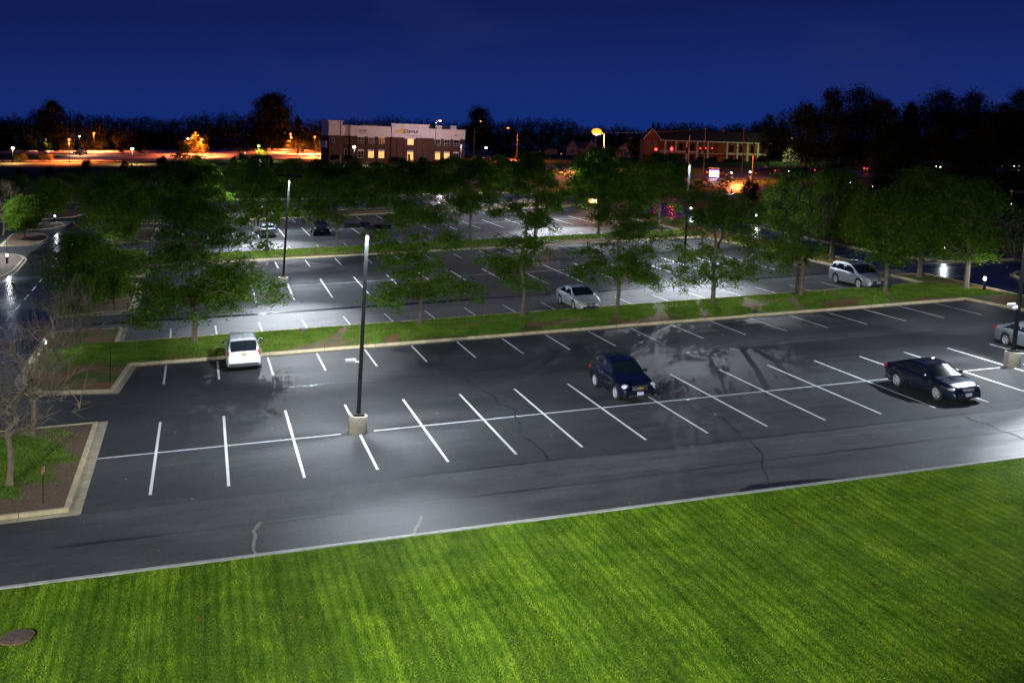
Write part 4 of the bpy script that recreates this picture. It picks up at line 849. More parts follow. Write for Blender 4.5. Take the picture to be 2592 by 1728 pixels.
def car(name, label, cat, loc, rz, sp, group=None):
    root = thing(name, label, cat, loc, rz, group, lean=False)
    L, Wd, wb, wr = sp['L'], sp['W'], sp['wb'], sp['wr']; xf = sp.get('xf', wb/2); xr = xf-wb
    top, belt = sp['top'], sp['belt']; sill = sp.get('sill', .26); hw0 = Wd/2
    P = M[sp['paint']] if isinstance(sp['paint'], str) else sp['paint']
    x0, x1 = top[0][0], top[-1][0]
    xs = sorted(set(list(np.round(np.concatenate([np.linspace(x0, x1, int((x1-x0)/.055)+1), [x0+.012, x0+.03, x1-.012, x1-.03]]), 4))))
    ra = wr+.07; nf = sp.get('nose', .16)
    def ring(x):
        t = (x-x0)/(x1-x0); zt = interp(top, x); zb_ = min(interp(belt, x), zt-.035)
        hw = hw0*(1-nf*max(0, (t-.80)/.20)**2.4-.12*max(0, (.16-t)/.16)**2.4)
        ef = min(1, (x1-x)/.10, (x-x0)/.10); cap = math.sqrt(max(0, 1-(1-ef)**2)); hw *= (.90+.10*cap)
        zb = sill+(.06*(1-cap))
        for xw in (xf, xr):
            d = abs(x-xw)
            if d < ra: zb = max(zb, wr+math.sqrt(ra*ra-d*d)-.01)
        zt -= .05*(1-cap); zb_ = min(zb_, zt-.03)
        h = max(0, zt-zb_); rw = hw-.05-max(.10, sp.get('tumble', .40)*h)
        fl = .03*max(0, 1-min(abs(x-xf), abs(x-xr))/.6)
        mid = zb+.45*(zb_-zb)
        pts = [(0, zb), (hw*.80, zb), (hw-.012, zb+.012), (hw+fl*.5, zb+.10*(zb_-zb)+.01), (hw+fl, mid), (hw+fl*.6-.008, zb+.72*(zb_-zb)), (hw-.02, zb_-.03), (hw-.045, zb_)]
        for k in (.12, .35, .6, .85): pts.append((hw-.05+(rw-hw+.05)*k, zb_+(zt-.05*min(1, h*3)-zb_)*k))
        pts += [(rw-.03, zt-.028*min(1, h*5)), (rw*.72, zt-.008), (rw*.36, zt-.001), (0, zt)]
        return pts
    R_ = [ring(x) for x in xs]; n = len(R_[0]); full = 2*n-2
    V = []
    for x, r in zip(xs, R_):
        V += [(x, p[0], p[1]) for p in r]+[(x, -p[0], p[1]) for p in r[-2:0:-1]]
    F = {k: [] for k in ('body', 'windscreen', 'rear_window', 'side_window_l', 'side_window_r', 'underbody', 'roof_panel')}
    ws, rw_, side = sp['ws'], sp['rw'], sp['side']
    for i in range(len(xs)-1):
        xm = (xs[i]+xs[i+1])/2; h = interp(top, xm)-interp(belt, xm)
        for k in range(full):
            a, b = i*full+k, i*full+(k+1) % full; q = (a, b, b+full, a+full)
            kk = k if k < n-1 else 2*n-3-k; key = 'body'
            if kk == 0 or kk == 1: key = 'underbody'
            elif 8 <= kk <= 10 and h > .12:
                for (s0, s1) in side:
                    fr = (8-7.4, .3, .6)[0]
                    sl = sp.get('slant', .25)*(kk-9)*.5
                    if s0+sl*sp.get('s0s', 1) < xm < s1-abs(sl)*0-sl*sp.get('s1s', 1): key = 'side_window_r' if k >= n-1 else 'side_window_l'
            elif kk >= 12 and ws[0] < xm < ws[1]: key = 'windscreen'
            elif kk >= 12 and rw_[0] < xm < rw_[1]: key = 'rear_window'
            elif sp.get('sunroof') and kk >= 13 and sp['sunroof'][0] < xm < sp['sunroof'][1]: key = 'roof_panel'
            F[key].append(q)
    m0 = len(xs)-1
    F['body'].append(tuple(range(full-1, -1, -1))); F['body'].append(tuple(m0*full+k for k in range(full)))
    def part(nm, fs, mat, par=root):
        if not fs: return None
        idx = sorted({j for f in fs for j in f}); mp_ = {j: t for t, j in enumerate(idx)}
        mb = MB(); mb.add([V[j] for j in idx], [tuple(mp_[j] for j in f)[::-1] for f in fs]); return mb.build(nm, mat, par, True)
    part('body', F['body'], P); part('underbody', F['underbody'], M['under'])
    part('windscreen', F['windscreen'], M[sp.get('wsmat', 'glass')]); part('rear_window', F['rear_window'], M['glass'])
    part('side_window', F['side_window_l'], M['glass']); part('side_window', F['side_window_r'], M['glass'])
    part('sunroof' if sp.get('sunroof') else 'roof_panel', F['roof_panel'], M['glass'])
    for xw in (xf, xr):
        for s in (1, -1): wheel(root, xw, s*(hw0-.105), wr, s, spokes=sp.get('spokes', 5))
    # inner wheel housings
    U = MB(); U.box(x0+.25, -hw0+.32, .2, x1-.25, hw0-.32, .62); U.build('chassis', M['under'], root)
    def at(x, k): r = ring(x); return r[k]
    # door seams
    for xd in sp.get('doors', []):
        r = ring(xd)
        for s in (1, -1):
            S = MB(); S.tube([(xd, s*(r[j][0]+.001), r[j][1]) for j in (3, 4, 5, 6, 7)], .0055, 4, False); S.build('door_seam', M['trimblack'], root)
    for xd in sp.get('doors', [])[1:]:
        r = ring(xd)
        for s in (1, -1): Hn = MB(); Hn.tube([(xd+.10, s*(r[6][0]+.022), r[6][1]-.06), (xd+.26, s*(r[6][0]+.022), r[6][1]-.055)], .014, 6); Hn.build('door_handle', P, root)
    # mirrors
    xm = ws[0] if ws[0] > 0 else ws[0]; xmir = sp.get('mir', ws[1]-.55); r = ring(xmir)
    for s in (1, -1):
        mb = MB(); mb.ball((xmir, s*(hw0+.10), r[7][1]+.10), (.09, .115, .075), 12, 8); mb.tube([(xmir, s*(hw0-.06), r[7][1]+.03), (xmir, s*(hw0+.05), r[7][1]+.07)], .025, 6)
        o = mb.build('wing_mirror', P if not sp.get('mirblack') else M['trimblack'], root, True)
        g = MB(); g.ball((xmir-.075, s*(hw0+.10), r[7][1]+.10), (.018, .095, .058), 12, 6); g.build('mirror_glass', M['glass'], o, True)
    # lamps
    for s in (1, -1):
        hx, hy, hz, a, b, c = sp['head']; mb = MB(); mb.ball((hx, s*hy, hz), (a, b, c), 16, 10); o = mb.build('headlight', M['lamp'], root, True)
        bb = MB(); bb.ball((hx+a*.55, s*(hy-.02), hz), (a*.5, b*.42, c*.62), 10, 6); bb.build('reflector', M['chrome'], o, True)
        tx, ty, tz, a, b, c = sp['tailp']; mb = MB(); mb.ball((tx, s*ty, tz), (a, b, c), 14, 10); o = mb.build('tail_light', M['tail'], root, True)
        if sp.get('tailwhite'):
            w_ = MB(); w_.ball((tx-a*.35, s*ty, tz-c*.72), (a*.75, b*.8, c*.3), 10, 6); w_.build('reversing_light', M['lamp'], o, True)
    # grille
    g = sp['grille']; xg = x1+.004
    for q in g['open']:
        y0, z0, y1, z1 = q
        mb = MB(); mb.box(x1-.05, y0, z0, xg+.012, y1, z1); o = mb.build('grille', M['trimblack'], root, bevel=.008)
        if g.get('bars'):
            B_ = MB(); nb = g['bars']
            for i in range(nb):
                z = z0+(z1-z0)*(i+.5)/nb; B_.box(xg+.008, y0+.01, z-(z1-z0)/nb*.28, xg+.026, y1-.01, z+(z1-z0)/nb*.28)
            B_.build('grille_bar', M['chrome'], o)
    # lower bumper intakes and plates
    mb = MB(); mb.box(x1-.06, -hw0*.62, sill+.03, x1+.008, hw0*.62, sill+.15); mb.build('lower_intake', M['trimblack'], root, bevel=.01)
    if sp.get('fplate', 1):
        mb = MB(); mb.box(x1+.0, -.155, sp.get('pz', .42)-.075, x1+.035, .155, sp.get('pz', .42)+.075); mb.build('number_plate', M[sp.get('plate', 'plate')], root)
    mb = MB(); zp = sp.get('rpz', .7); mb.box(x0-.03, -.155, zp-.075, x0+.02, .155, zp+.075); mb.build('number_plate', M[sp.get('rplate', 'plate')], root)
    if sp.get('lowblack'):
        mb = MB()
        mb.box(x0-.035, -hw0*.86, sill-.02, x0+.12, hw0*.86, sill+.17); mb.build('bumper_trim', M['trimblack'], root, bevel=.02); mb = MB(); mb.box(x1-.12, -hw0*.7, sill-.02, x1+.012, hw0*.7, sill+.06)
        mb.build('bumper_trim', M['trimblack'], root, bevel=.02)
    if sp.get('rails'):
        a, b, yy = sp['rails']
        for s in (1, -1):
            mb = MB(); z = [interp(top, a), interp(top, (a+b)/2), interp(top, b)]
            mb.tube([(a, s*yy, z[0]-.02), (a+.08, s*yy, z[0]+.045), ((a+b)/2, s*yy, z[1]+.05), (b-.08, s*yy, z[2]+.04), (b, s*yy, z[2]-.02)], .017, 6); mb.build('roof_rail', M[sp.get('railmat', 'chrome')], root, True)
    if sp.get('wiper'):
        xw, zw = sp['wiper']; mb = MB(); mb.tube([(xw, 0, zw), (xw-.01, -.28, zw+.03)], .012, 5); mb.build('rear_wiper', M['trimblack'], root)
    if sp.get('antenna'):
        mb = MB(); xa = sp['antenna']; za = interp(top, xa); mb.tube([(xa, 0, za-.02), (xa+.09, 0, za+.22)], .007, 5); mb.ball((xa, 0, za), (.035, .03, .018), 8, 6); mb.build('antenna', M['trimblack'], root)
    if sp.get('emblem'):
        for (xe, ze, s) in sp['emblem']:
            mb = MB(); k = s*.11; q = [(-k*1.5, -.022), (-k*.5, -.022), (-k*.45, -.045), (k*.6, -.045), (k*.55, -.022), (k*1.4, -.022), (k*1.6, .022), (k*.5, .022), (k*.45, .045), (-k*.6, .045), (-k*.55, .022), (-k*1.3, .022)]
            V2 = [(xe-.012, y, ze+z) for y, z in q]+[(xe+.012, y, ze+z) for y, z in q]; m_ = len(q)
            mb.add(V2, [tuple(range(m_)), tuple(range(2*m_-1, m_-1, -1))]+[(i, m_+i, m_+(i+1) % m_, (i+1) % m_) for i in range(m_)]); mb.build('emblem', M[sp.get('emmat', 'gold')], root)
    return root
suv_w = dict(L=4.8, W=1.83, wb=2.86, wr=.37, paint=paintmat('white car paint', (.72, .73, .76), .0, .25), sill=.34,
    top=[(-2.38, .74), (-2.33, 1.02), (-2.26, 1.14), (-2.0, 1.62), (-1.7, 1.725), (-.6, 1.755), (.25, 1.70), (.55, 1.58), (1.25, 1.14), (1.6, 1.09), (2.1, 1.0), (2.32, .86), (2.4, .66)],
    belt=[(-2.4, .9), (-2.2, 1.10), (1.0, 1.03), (1.4, .98), (2.4, .6)], ws=(.42, 1.22), rw=(-2.27, -1.92), side=[(-1.95, -1.5), (-1.42, -.45), (-.35, .85)], tumble=.30, slant=.2,
    head=(2.13, .66, .86, .22, .19, .10), tailp=(-2.23, .80, 1.0, .13, .075, .17), tailwhite=1, grille=dict(open=[(-.5, .62, .5, .78)]), lowblack=1, rails=(-1.75, .1, .62), railmat='alloy', rpz=.86, rplate='plateyellow', wiper=(-2.29, 1.12), antenna=-1.6, emblem=[(-2.405, 1.0, 1)], doors=[.95, -.4, -1.35], nose=.2, mir=.72, fplate=0)
car('parked_suv', 'white SUV seen from behind, nosed up to the grass median', 'car', (6.72, 15.75, 0), PI/2, suv_w)
retro = dict(L=4.48, W=1.75, wb=2.63, wr=.335, paint=paintmat('deep blue car paint', (.002, .003, .013), .1, .18, 1), sill=.25,
    top=[(-2.24, .62), (-2.2, 1.0), (-2.12, 1.12), (-1.85, 1.48), (-1.5, 1.6), (-.5, 1.66), (.1, 1.62), (.4, 1.52), (1.0, 1.12), (1.3, 1.06), (1.8, .99), (2.1, .88), (2.22, .72), (2.24, .6)],
    belt=[(-2.3, 1.0), (-1.8, 1.02), (.8, .98), (1.3, .94), (2.0, .80), (2.3, .55)], ws=(.36, 1.02), rw=(-2.14, -1.82), side=[(-1.75, -1.35), (-1.27, -.42), (-.3, .55)], tumble=.30, slant=.22, wsmat='glassgreen',
    head=(2.02, .64, .75, .17, .19, .12), tailp=(-2.12, .76, .85, .1, .07, .14), grille=dict(open=[(-.38, .58, .38, .80)], bars=4), emblem=[(2.275, .69, 1)], rpz=.7, pz=.44, doors=[.88, -.38, -1.3], nose=.12, mir=.62, wiper=None)
car('parked_wagon', 'dark blue retro wagon with chrome grille standing in the aisle ends', 'car', (23.86, 2.45, 0), -PI/2+.02, retro)
sedn = dict(L=4.82, W=1.82, wb=2.74, wr=.335, paint=paintmat('navy grey car paint', (.010, .014, .030), .5, .22, 1), sill=.22,
    top=[(-2.41, .60), (-2.36, .95), (-2.2, 1.04), (-1.75, 1.08), (-1.1, 1.36), (-.75, 1.43), (-.1, 1.455), (.35, 1.40), (1.15, .99), (1.4, .96), (1.9, .86), (2.25, .74), (2.38, .62), (2.41, .52)],
    belt=[(-2.41, .86), (-1.6, .97), (.9, .90), (1.5, .86), (2.1, .72), (2.41, .45)], ws=(.33, 1.16), rw=(-1.78, -1.02), side=[(-1.42, -.42), (-.33, .78)], tumble=.42, slant=.42, wsmat='glassgreen', sunroof=(-.62, -.12),
    head=(2.05, .66, .66, .26, .17, .08), tailp=(-2.27, .72, .86, .15, .17, .09), grille=dict(open=[(-.3, .56, .3, .66)], bars=2), emblem=[(2.44, .62, .45)], emmat='chrome', rpz=.75, pz=.42, doors=[.92, -.36, -1.42], nose=.22, mir=.72)
car('parked_sedan', 'dark navy sedan with sunroof parked nose out across the white line', 'car', (37.25, -2.75, 0), -PI/2+.05, sedn)
cmp_ = dict(L=4.85, W=1.79, wb=2.74, wr=.325, paint=paintmat('pale silver car paint', (.55, .57, .56), .45, .3), sill=.2,
    top=[(-2.42, .62), (-2.38, .98), (-2.22, 1.06), (-1.9, 1.05), (-1.15, 1.34), (-.7, 1.41), (-.1, 1.42), (.3, 1.37), (1.2, .95), (1.5, .90), (2.0, .78), (2.3, .64), (2.42, .5)],
    belt=[(-2.42, .88), (-1.6, .95), (.9, .88), (1.5, .82), (2.1, .66), (2.42, .42)], ws=(.28, 1.2), rw=(-1.9, -1.08), side=[(-1.45, -.45), (-.36, .75)], tumble=.44, slant=.42,
    head=(2.08, .60, .63, .24, .2, .085), tailp=(-2.28, .68, .86, .15, .2, .08), grille=dict(open=[(-.34, .46, -.03, .56), (.03, .46, .34, .56), (-.3, .33, -.03, .43), (.03, .33, .3, .43)]), fplate=0, rpz=.7, doors=[.92, -.38, -1.4], nose=.24, mir=.72)
car('parked_sedan', 'pale silver sedan with cross shaped grille at the far side of the near median', 'car', (29.66, 25.35, 0), -PI/2+.02, cmp_)
xo = dict(L=5.07, W=1.93, wb=2.87, wr=.385, paint=paintmat('silver crossover paint', (.42, .44, .46), .6, .28), sill=.3,
    top=[(-2.53, .72), (-2.48, 1.1), (-2.35, 1.22), (-2.0, 1.62), (-1.5, 1.70), (-.5, 1.73), (.1, 1.68), (.4, 1.58), (1.3, 1.12), (1.6, 1.07), (2.15, .95), (2.4, .82), (2.53, .6)],
    belt=[(-2.53, 1.05), (-2.2, 1.16), (.6, 1.04), (1.3, 1.0), (2.1, .84), (2.53, .5)], ws=(.3, 1.3), rw=(-2.36, -1.95), side=[(-2.0, -1.5), (-1.4, -.5), (-.4, .82)], tumble=.34, slant=.25,
    head=(2.2, .70, .80, .26, .17, .085), tailp=(-2.38, .80, 1.08, .16, .1, .1), grille=dict(open=[(-.48, .46, .48, .66)], bars=0), emblem=[(2.56, .72, .5)], emmat='chrome', pz=.56, rpz=.8, rails=(-1.8, .0, .66), railmat='alloy', doors=[.95, -.45, -1.45], nose=.2, mir=.75, spokes=9)
xob = car('parked_crossover', 'silver crossover SUV at the right end of the second bay, beside the kerb', 'car', (51.66, 25.3, 0), -PI/2+.03, xo)
gs = dict(sedn); gs.update(paint=paintmat('grey silver car paint', (.30, .32, .34), .6, .3), sunroof=None, wsmat='glass')
car('parked_sedan', 'grey silver sedan cut by the right edge behind the lamp pole', 'car', (47.98, 2.78, 0), -PI/2, gs)
rb = dict(cmp_); rb.update(paint=paintmat('blue white car paint', (.5, .56, .62), .3, .3))
rb['top'] = [(-2.3, .6), (-2.26, .95), (-2.1, 1.06), (-1.7, 1.08), (-1.0, 1.36), (-.6, 1.42), (0, 1.42), (.35, 1.34), (1.15, .95), (1.9, .82), (2.2, .66), (2.3, .5)]
rb['tailp'] = (-2.18, .66, .82, .13, .15, .11)
car('parked_sedan', 'blue-white small sedan showing red tail lights, behind a median tree trunk', 'car', (11.85, 84.1, 0), PI/2, rb)
pk = dict(L=5.3, W=1.88, wb=3.2, wr=.38, xf=1.75, paint=paintmat('black pickup paint', (.012, .014, .02), .3, .25, 1), sill=.42,
    top=[(-2.65, .95), (-2.6, 1.12), (-.95, 1.13), (-.9, 1.15), (-.72, 1.66), (-.4, 1.72), (.3, 1.70), (.55, 1.62), (1.15, 1.16), (1.5, 1.12), (2.3, 1.04), (2.55, .9), (2.65, .66)],
    belt=[(-2.65, 1.05), (.8, 1.12), (1.2, 1.06), (2.3, .9), (2.65, .6)], ws=(.5, 1.16), rw=(-.9, -.7), side=[(-.62, .05), (.12, .85)], tumble=.28, slant=.2,
    head=(2.52, .70, .84, .12, .17, .09), tailp=(-2.6, .84, .9, .06, .06, .16), grille=dict(open=[(-.48, .7, .48, .9)], bars=0), pz=.56, rpz=.6, plate='plate', doors=[1.1, -.2], nose=.08, mir=.85, mirblack=1, lowblack=1)
pkb = car('parked_pickup', 'black pickup truck facing the camera in the third bay', 'car', (17.8, 83.4, 0), -PI/2, pk)
# far vehicles reuse these bodies
fsu = dict(suv_w); fsu.update(paint=paintmat('dark far car paint', (.02, .02, .03), .3, .3), rplate='plate')
fc = car('parked_suv', 'dark SUV with its lights on in the orange lit car park', 'car', (-35.4, 351.6, H(-35.4, 351.6)+.14), PI-.35, fsu)
for s in (1, -1):
    mb = MB(); mb.ball((2.36, s*.66, .88), .13, 8, 6); mb.build('lit_headlight', emit('lit headlamp', (1, .8, .5), 25), fc)
    mb = MB(); mb.ball((-2.34, s*.8, 1.0), .1, 8, 6); mb.build('lit_tail_light', M['redlight'] if s > 0 else emit('lit tail lamp', (1, .05, .03), 8), fc)
wpk = car('parked_pickup', 'white pickup on the house lawn left of the barn roofed houses', 'car', (136.3, 385.2, H(136.3, 385.2)), 2.9, dict(pk, paint=M['kerb'] if 0 else paintmat('far white paint', (.7, .7, .7), 0, .4)))
dup(xob, (140.8, 461.7, H(140.8, 461.7)), 2.8, 'pale SUV parked on the slope left of the dark car', lean=False)
dup(fc, (137.4, 433.7, H(137.4, 433.7)), .2, 'dark car parked on the slope among the trees', lean=False)
# cars on the main road with their lamps lit (the photograph shows their lights)
def roadcar(loc, rz, label, src=None):
    r = dup(src or suvd, loc, rz, label, 'cars on the main road with lamps lit', lean=False)
    return r
suvd = car('moving_car', 'dark car with lit lamps on the orange lit main road, right of the LED sign', 'car', (104.5, 154.5, .06), -.43, dict(sedn, paint=paintmat('dark road car paint', (.03, .02, .02), .3, .3)), 'cars on the main road with lamps lit')
for s in (1, -1):
    mb = MB(); mb.ball((2.40, s*.6, .66), .11, 8, 6); mb.build('lit_headlight', emit('lit headlamp white', (1, .75, .45), 22), suvd)
    mb = MB(); mb.ball((-2.38, s*.7, .86), .1, 8, 6); mb.build('lit_tail_light', M['redlight'], suvd)
for x, y, rz, lab in [(113, 152.5, PI-.35, 'second lit car from the left on the orange lit road'), (119.5, 148.5, PI-.3, 'lit car right of the leaning guy pole'), (135, 146.0, -.1, 'lit car seen left of the great rounded tree'),
                      (151, 145.0, PI, 'lit car between tree crowns at right'), (157, 140.0, PI, 'first of the close line of lit cars at right'), (163.5, 137.5, PI, 'second of the close line of lit cars at right'), (170, 135, PI, 'last lit car at the right edge')]:
    roadcar((x, y, .06), rz, lab)
# ------------------------------------------------------------------ light poles
def light(name, typ, loc, power, col, parent, rot=(0, 0, 0), size=.12, spot=None, blend=.5):
    ld_ = bpy.data.lights.new(name, typ); ld_.energy = power; ld_.color = col; ld_.shadow_soft_size = size
    if typ == 'SPOT': ld_.spot_size = math.radians(spot); ld_.spot_blend = blend
    o = bpy.data.objects.new(name, ld_); COL.objects.link(o); o.parent = parent; o.location = loc; o.rotation_euler = rot; return o
def ledpole(label, loc, h=8.8, rel=(1, 1, 1, 1), rz=0, base=True, cams=None, tilt=0, W_=LED_W, heads=4, group='black LED lamp poles of the parking lot'):
    root = thing('lamp_post', label, 'lamp post', loc, 0, group)
    root.rotation_euler = (LEAN @ Matrix.Rotation(tilt, 4, 'Y')).to_euler()
    if base:
        mb = MB(); mb.lathe([(.40, -.1), (.40, .72), (.385, .76)], 28); mb.build('concrete_base', M['conc'], root, True)
        mb = MB(); mb.box(-.24, -.24, .765, .24, .24, .84); mb.build('base_cover', M['poleblack'], root, bevel=.015)
    mb = MB(); w0, w1 = .085, .065
    V = [(sx_*w, sy_*w, z) for z, w in ((0.3, w0), (h-.05, w1)) for sx_, sy_ in ((-1, -1), (1, -1), (1, 1), (-1, 1))]
    mb.add(V, [(0, 1, 5, 4), (1, 2, 6, 5), (2, 3, 7, 6), (3, 0, 4, 7), (4, 5, 6, 7)]); mb.build('pole', M['poleblack'], root, bevel=.01)
    mb = MB(); mb.lathe([(.12, h-.12), (.12, h+.05), (.07, h+.1)], 12); mb.build('tenon_cap', M['poleblack'], root)
    for k in range(heads):
        a = rz+k*2*PI/heads; ca, sa = math.cos(a), math.sin(a)
        hd = thing_part('lamp_head', root, (0, 0, 0)); hd.rotation_euler = (0, 0, a)
        mb = MB(); mb.box(.08, -.04, h-.06, .36, .04, h+.01); mb.build('arm', M['poleblack'], hd)
        mb = MB(); mb.box(.34, -.17, h-.05, .98, .17, h+.05); mb.build('housing', M['poleblack'], hd, bevel=.02)
        mb = MB(); mb.box(.345, -.165, h-.12, .355, .165, h-.045); mb.box(.965, -.165, h-.12, .975, .165, h-.045); mb.box(.355, -.165, h-.12, .965, -.155, h-.045); mb.box(.355, .155, h-.12, .965, .165, h-.045); mb.build('shade', M['poleblack'], hd)
        mb = MB(); mb.quad((.42, -.12, h-.054), (.42, .12, h-.054), (.92, .12, h-.054), (.92, -.12, h-.054)); mb.build('lens', M['led'], hd)
        light('spill_light', 'SPOT', (.30, 0, h-.11), W_*.75, (.90, .95, 1.0), hd, (0, math.radians(17), 0), .03, 44, .8)
        if k in (1, 3): light('lobe_light', 'SPOT', (.66, 0, h-.10), W_*7.5*rel[k], (.86, .92, 1.0), hd, (0, math.radians(-60), 0), .03, 46, 1.0)
        light('lamp_light', 'SPOT', (.38, 0, h-.095), W_*rel[k], (.80, .90, 1.0), hd, (0, math.radians(-44), 0), .025, 166, .45)
    for cm in cams or []:
        z, a, l = cm; c = thing_part('camera_arm', root, (0, 0, z)); c.rotation_euler = (0, 0, a)
        mb = MB(); mb.tube([(.06, 0, 0), (.28, 0, -.02)], .02, 6); mb.box(.2, -.05, -.03, .30, .05, .04); mb.build('bracket', M['paint'], c)
        mb = MB(); mb.box(.22, -.065, .03, .22+l, .065, .16); o = mb.build('camera_box', M['paint'], c, bevel=.02); o.rotation_euler = (0, .12, 0)
    return root
ledpole('nearest black lamp pole on a round concrete base, white camera on its left side', (10.9, 0, 0), 8.85, rel=(1, 1, 1, .4), rz=.02, cams=[(3.05, PI*.97, .42)], tilt=.026)
ledpole('black lamp pole at the right edge with two white cameras and concrete base', (44.0, 0, 0), 8.85, rel=(.2, .3, 1, 2.2), rz=-.38, cams=[(3.1, PI, .42), (2.95, PI*1.15, .35)], tilt=.055)
ledpole('black lamp pole on concrete base in the second bay, behind the broadest tree', (10.76, 43.4, 0), 8.95, rz=-.08, tilt=.045)
ledpole('lamp pole rising among trees in the second bay at right', (45.4, 42.3, 0), 9.0, rz=-.42, tilt=.01)
ledpole('lamp pole behind the blue-white sedan in the third bay', (10.86, 87.0, 0), 9.1, rz=0, tilt=.02)
ledpole('white topped lamp pole rising behind the green domed tree', (45.3, 86, 0), 9.0, rz=-.12)
ledpole('far left LED lamp pole among the bank shrubs, under the sodium lamp cluster', (10.9, 131, 0), 9.1, rz=.2)
ledpole('far twin headed LED pole above the green domed tree', (45.4, 130, 0), 9.1, rz=.2)
ledpole('lamp pole out of view at the left', (-22.5, 0, 0), 8.85, rz=.35)
ledpole('lamp pole out of view at the left, second bay', (-22.5, 44, 0), 9, rz=.35)
ledpole('lamp pole out of view at the left, third bay', (-22.5, 88, 0), 9, rz=.35)
ledpole('added unseen lamp pole at the lower left', (-16, -29, 0), 9.5, rz=.35, W_=300)  # unseen pole added to give the lawn more light
def lawn_fill(x, y, z, tx, ty, W_, spot, blend=1.0):  # unseen bare spots added behind the camera to brighten the lawn
    d = Vector((tx-x, ty-y, -z)); o = light('added_lawn_light', 'SPOT', (x, y, z), W_, (.95, 1, .95), None, size=.25, spot=spot, blend=blend)
    o.rotation_euler = d.to_track_quat('-Z', 'Y').to_euler()
lawn_fill(-9, -47, 11.5, 22, -14.0, 120000, 32)
lawn_fill(-12, -47, 11.5, 3, -17, 90000, 44)
# sodium and white lamps of the far car park
M['softpole'] = plain('grey lamp pole', (.12, .11, .10), .6)
def lotlamp(label, x, y, h, mat, col, power, group='lamp posts of the orange lit car park', r=.42, z=None):
    z = H(x, y) if z is None else z
    root = thing('street_lamp', label, 'street lamp', (x, y, z), 0, group)
    mb = MB(); mb.tube([(0, 0, 0), (0, 0, h-.25)], [.09, .055], 8); mb.build('pole', M['poleblack'], root)
    mb = MB(); mb.lathe([(.30, h+.12), (.22, h+.28), (.05, h+.34)], 14); mb.build('lamp_hood', M['poleblack'], root)
    mb = MB(); mb.ball((0, 0, h), (r, r, r*.8), 12, 8); mb.build('lamp_globe', mat, root, True)
    if power: light('lamp_light', 'SPOT', (0, 0, h-.15-r), power, col, root, size=.35, spot=164, blend=.5)
    return root
SO = (1.0, .18, .05); WH = (1, .98, .72)
lotlamp('white globe lamp at the far left by the saplings', -47.7, 295.5, 4.3, M['ledhot'], (1, .5, .25), 16000)
lotlamp('white globe lamp behind the left lawn', -50.7, 388.5, 4.3, M['ledhot'], (1, .5, .25), 16000)
lotlamp('sodium lamp at the corner of the left lawn', -33.3, 301.5, 6.6, M['sodium'], SO, SODIUM_W)
lotlamp('small white lamp over the orange sapling by the lot SUV', -34.9, 346, 6.5, M['ledhot'], (1, .5, .25), 9000, r=.22)
lotlamp('sodium lamp standing alone behind the lot SUV', -33.5, 381, 6.8, M['sodium'], SO, SODIUM_W)
lotlamp('single white lamp between the bank shrubs and clipped trees', -14.8, 286.5, 4.4, M['ledhot'], (1, .5, .25), 16000)
lotlamp('topmost sodium lamp of the cluster in the lit tree', 2.3, 339.5, 7.9, M['sodium'], SO, SODIUM_W*.8)
lotlamp('second lamp down of the sodium cluster', 1.5, 350, 6.9, M['sodium'], SO, SODIUM_W*.8)
lotlamp('right hand lamp of the sodium cluster', 4.2, 332.5, 5.9, M['sodiumsoft'], SO, SODIUM_W*.6)
lotlamp('left hand whitish lamp of the sodium cluster', .1, 318, 6.5, M['ledhot'], WH, 300, r=.24)
lotlamp('greenish white lamp with lit foliage round it', 21.4, 304.5, 4.6, M['greenlamp'], (.9, 1, .4), 9000)
lotlamp('left lamp of the sodium group near the white office tower', 36.2, 400, 6.9, M['sodium'], SO, SODIUM_W)
lotlamp('upper lamp of the close pair over the orange lit tree', 36.2, 371, 6.9, M['sodium'], SO, SODIUM_W)
lotlamp('lower lamp of the close pair over the orange lit tree', 38.0, 357, 6.5, M['sodium'], SO, SODIUM_W*.6)
lotlamp('sodium lamp between the close pair and the office', 43.7, 356.4, 6.4, M['sodium'], SO, SODIUM_W)
lotlamp('sodium lamp beside the low end of the office', 44.3, 323.5, 6.7, M['sodium'], SO, SODIUM_W)
lotlamp('small sodium light high among the left skyline trees', 7.2, 424, 10.0, M['sodiumsoft'], SO, 0, r=.3)
lotlamp('white lamp in front of the left office windows', 46.0, 266.5, 5.3, M['ledhot'], (1, .97, .8), 9000, r=.42)
lotlamp('greenish white lamp low beside the far twin headed pole', 101, 330, 3.6, M['ledhot'], (1, 1, .75), 500)
lotlamp('tiny white porch lamp below the barn roofed houses', 131.2, 336.5, 1.2, M['sodiumsoft'], SO, 0, r=.16)
lotlamp('faint sodium lamp on the hillside right of the office', 102.5, 345, 13, M['sodiumsoft'], SO, 0, r=.28)
def cobra(label, x, y, h, arm, aa, mat, col, power, r=.4, z=None, typ='SPOT'):
    z = H(x, y) if z is None else z
    root = thing('street_lamp', label, 'street lamp', (x, y, z), 0, 'sodium street lamps on tall masts')
    mb = MB(); mb.tube([(0, 0, 0), (0, 0, h)], [.13, .07], 8); mb.build('mast', M['softpole'], root)
    dx, dy = math.cos(aa)*arm, math.sin(aa)*arm
    mb = MB(); mb.tube([(0, 0, h-.3), (dx*.5, dy*.5, h+.5), (dx, dy, h+.55)], .045, 6); mb.build('arm', M['softpole'], root)
    mb = MB(); mb.ball((dx, dy, h+.6), (.45, .22, .12), 10, 6); mb.build('lamp_housing', M['softpole'], root)
    mb = MB(); mb.ball((dx, dy, h+.42), (r, r*.8, r*.6), 12, 8); mb.build('lamp_globe', mat, root, True)
    if power: light('lamp_light', typ, (dx, dy, h-.4), power, col, root, size=.4, spot=164, blend=.5)
    return root
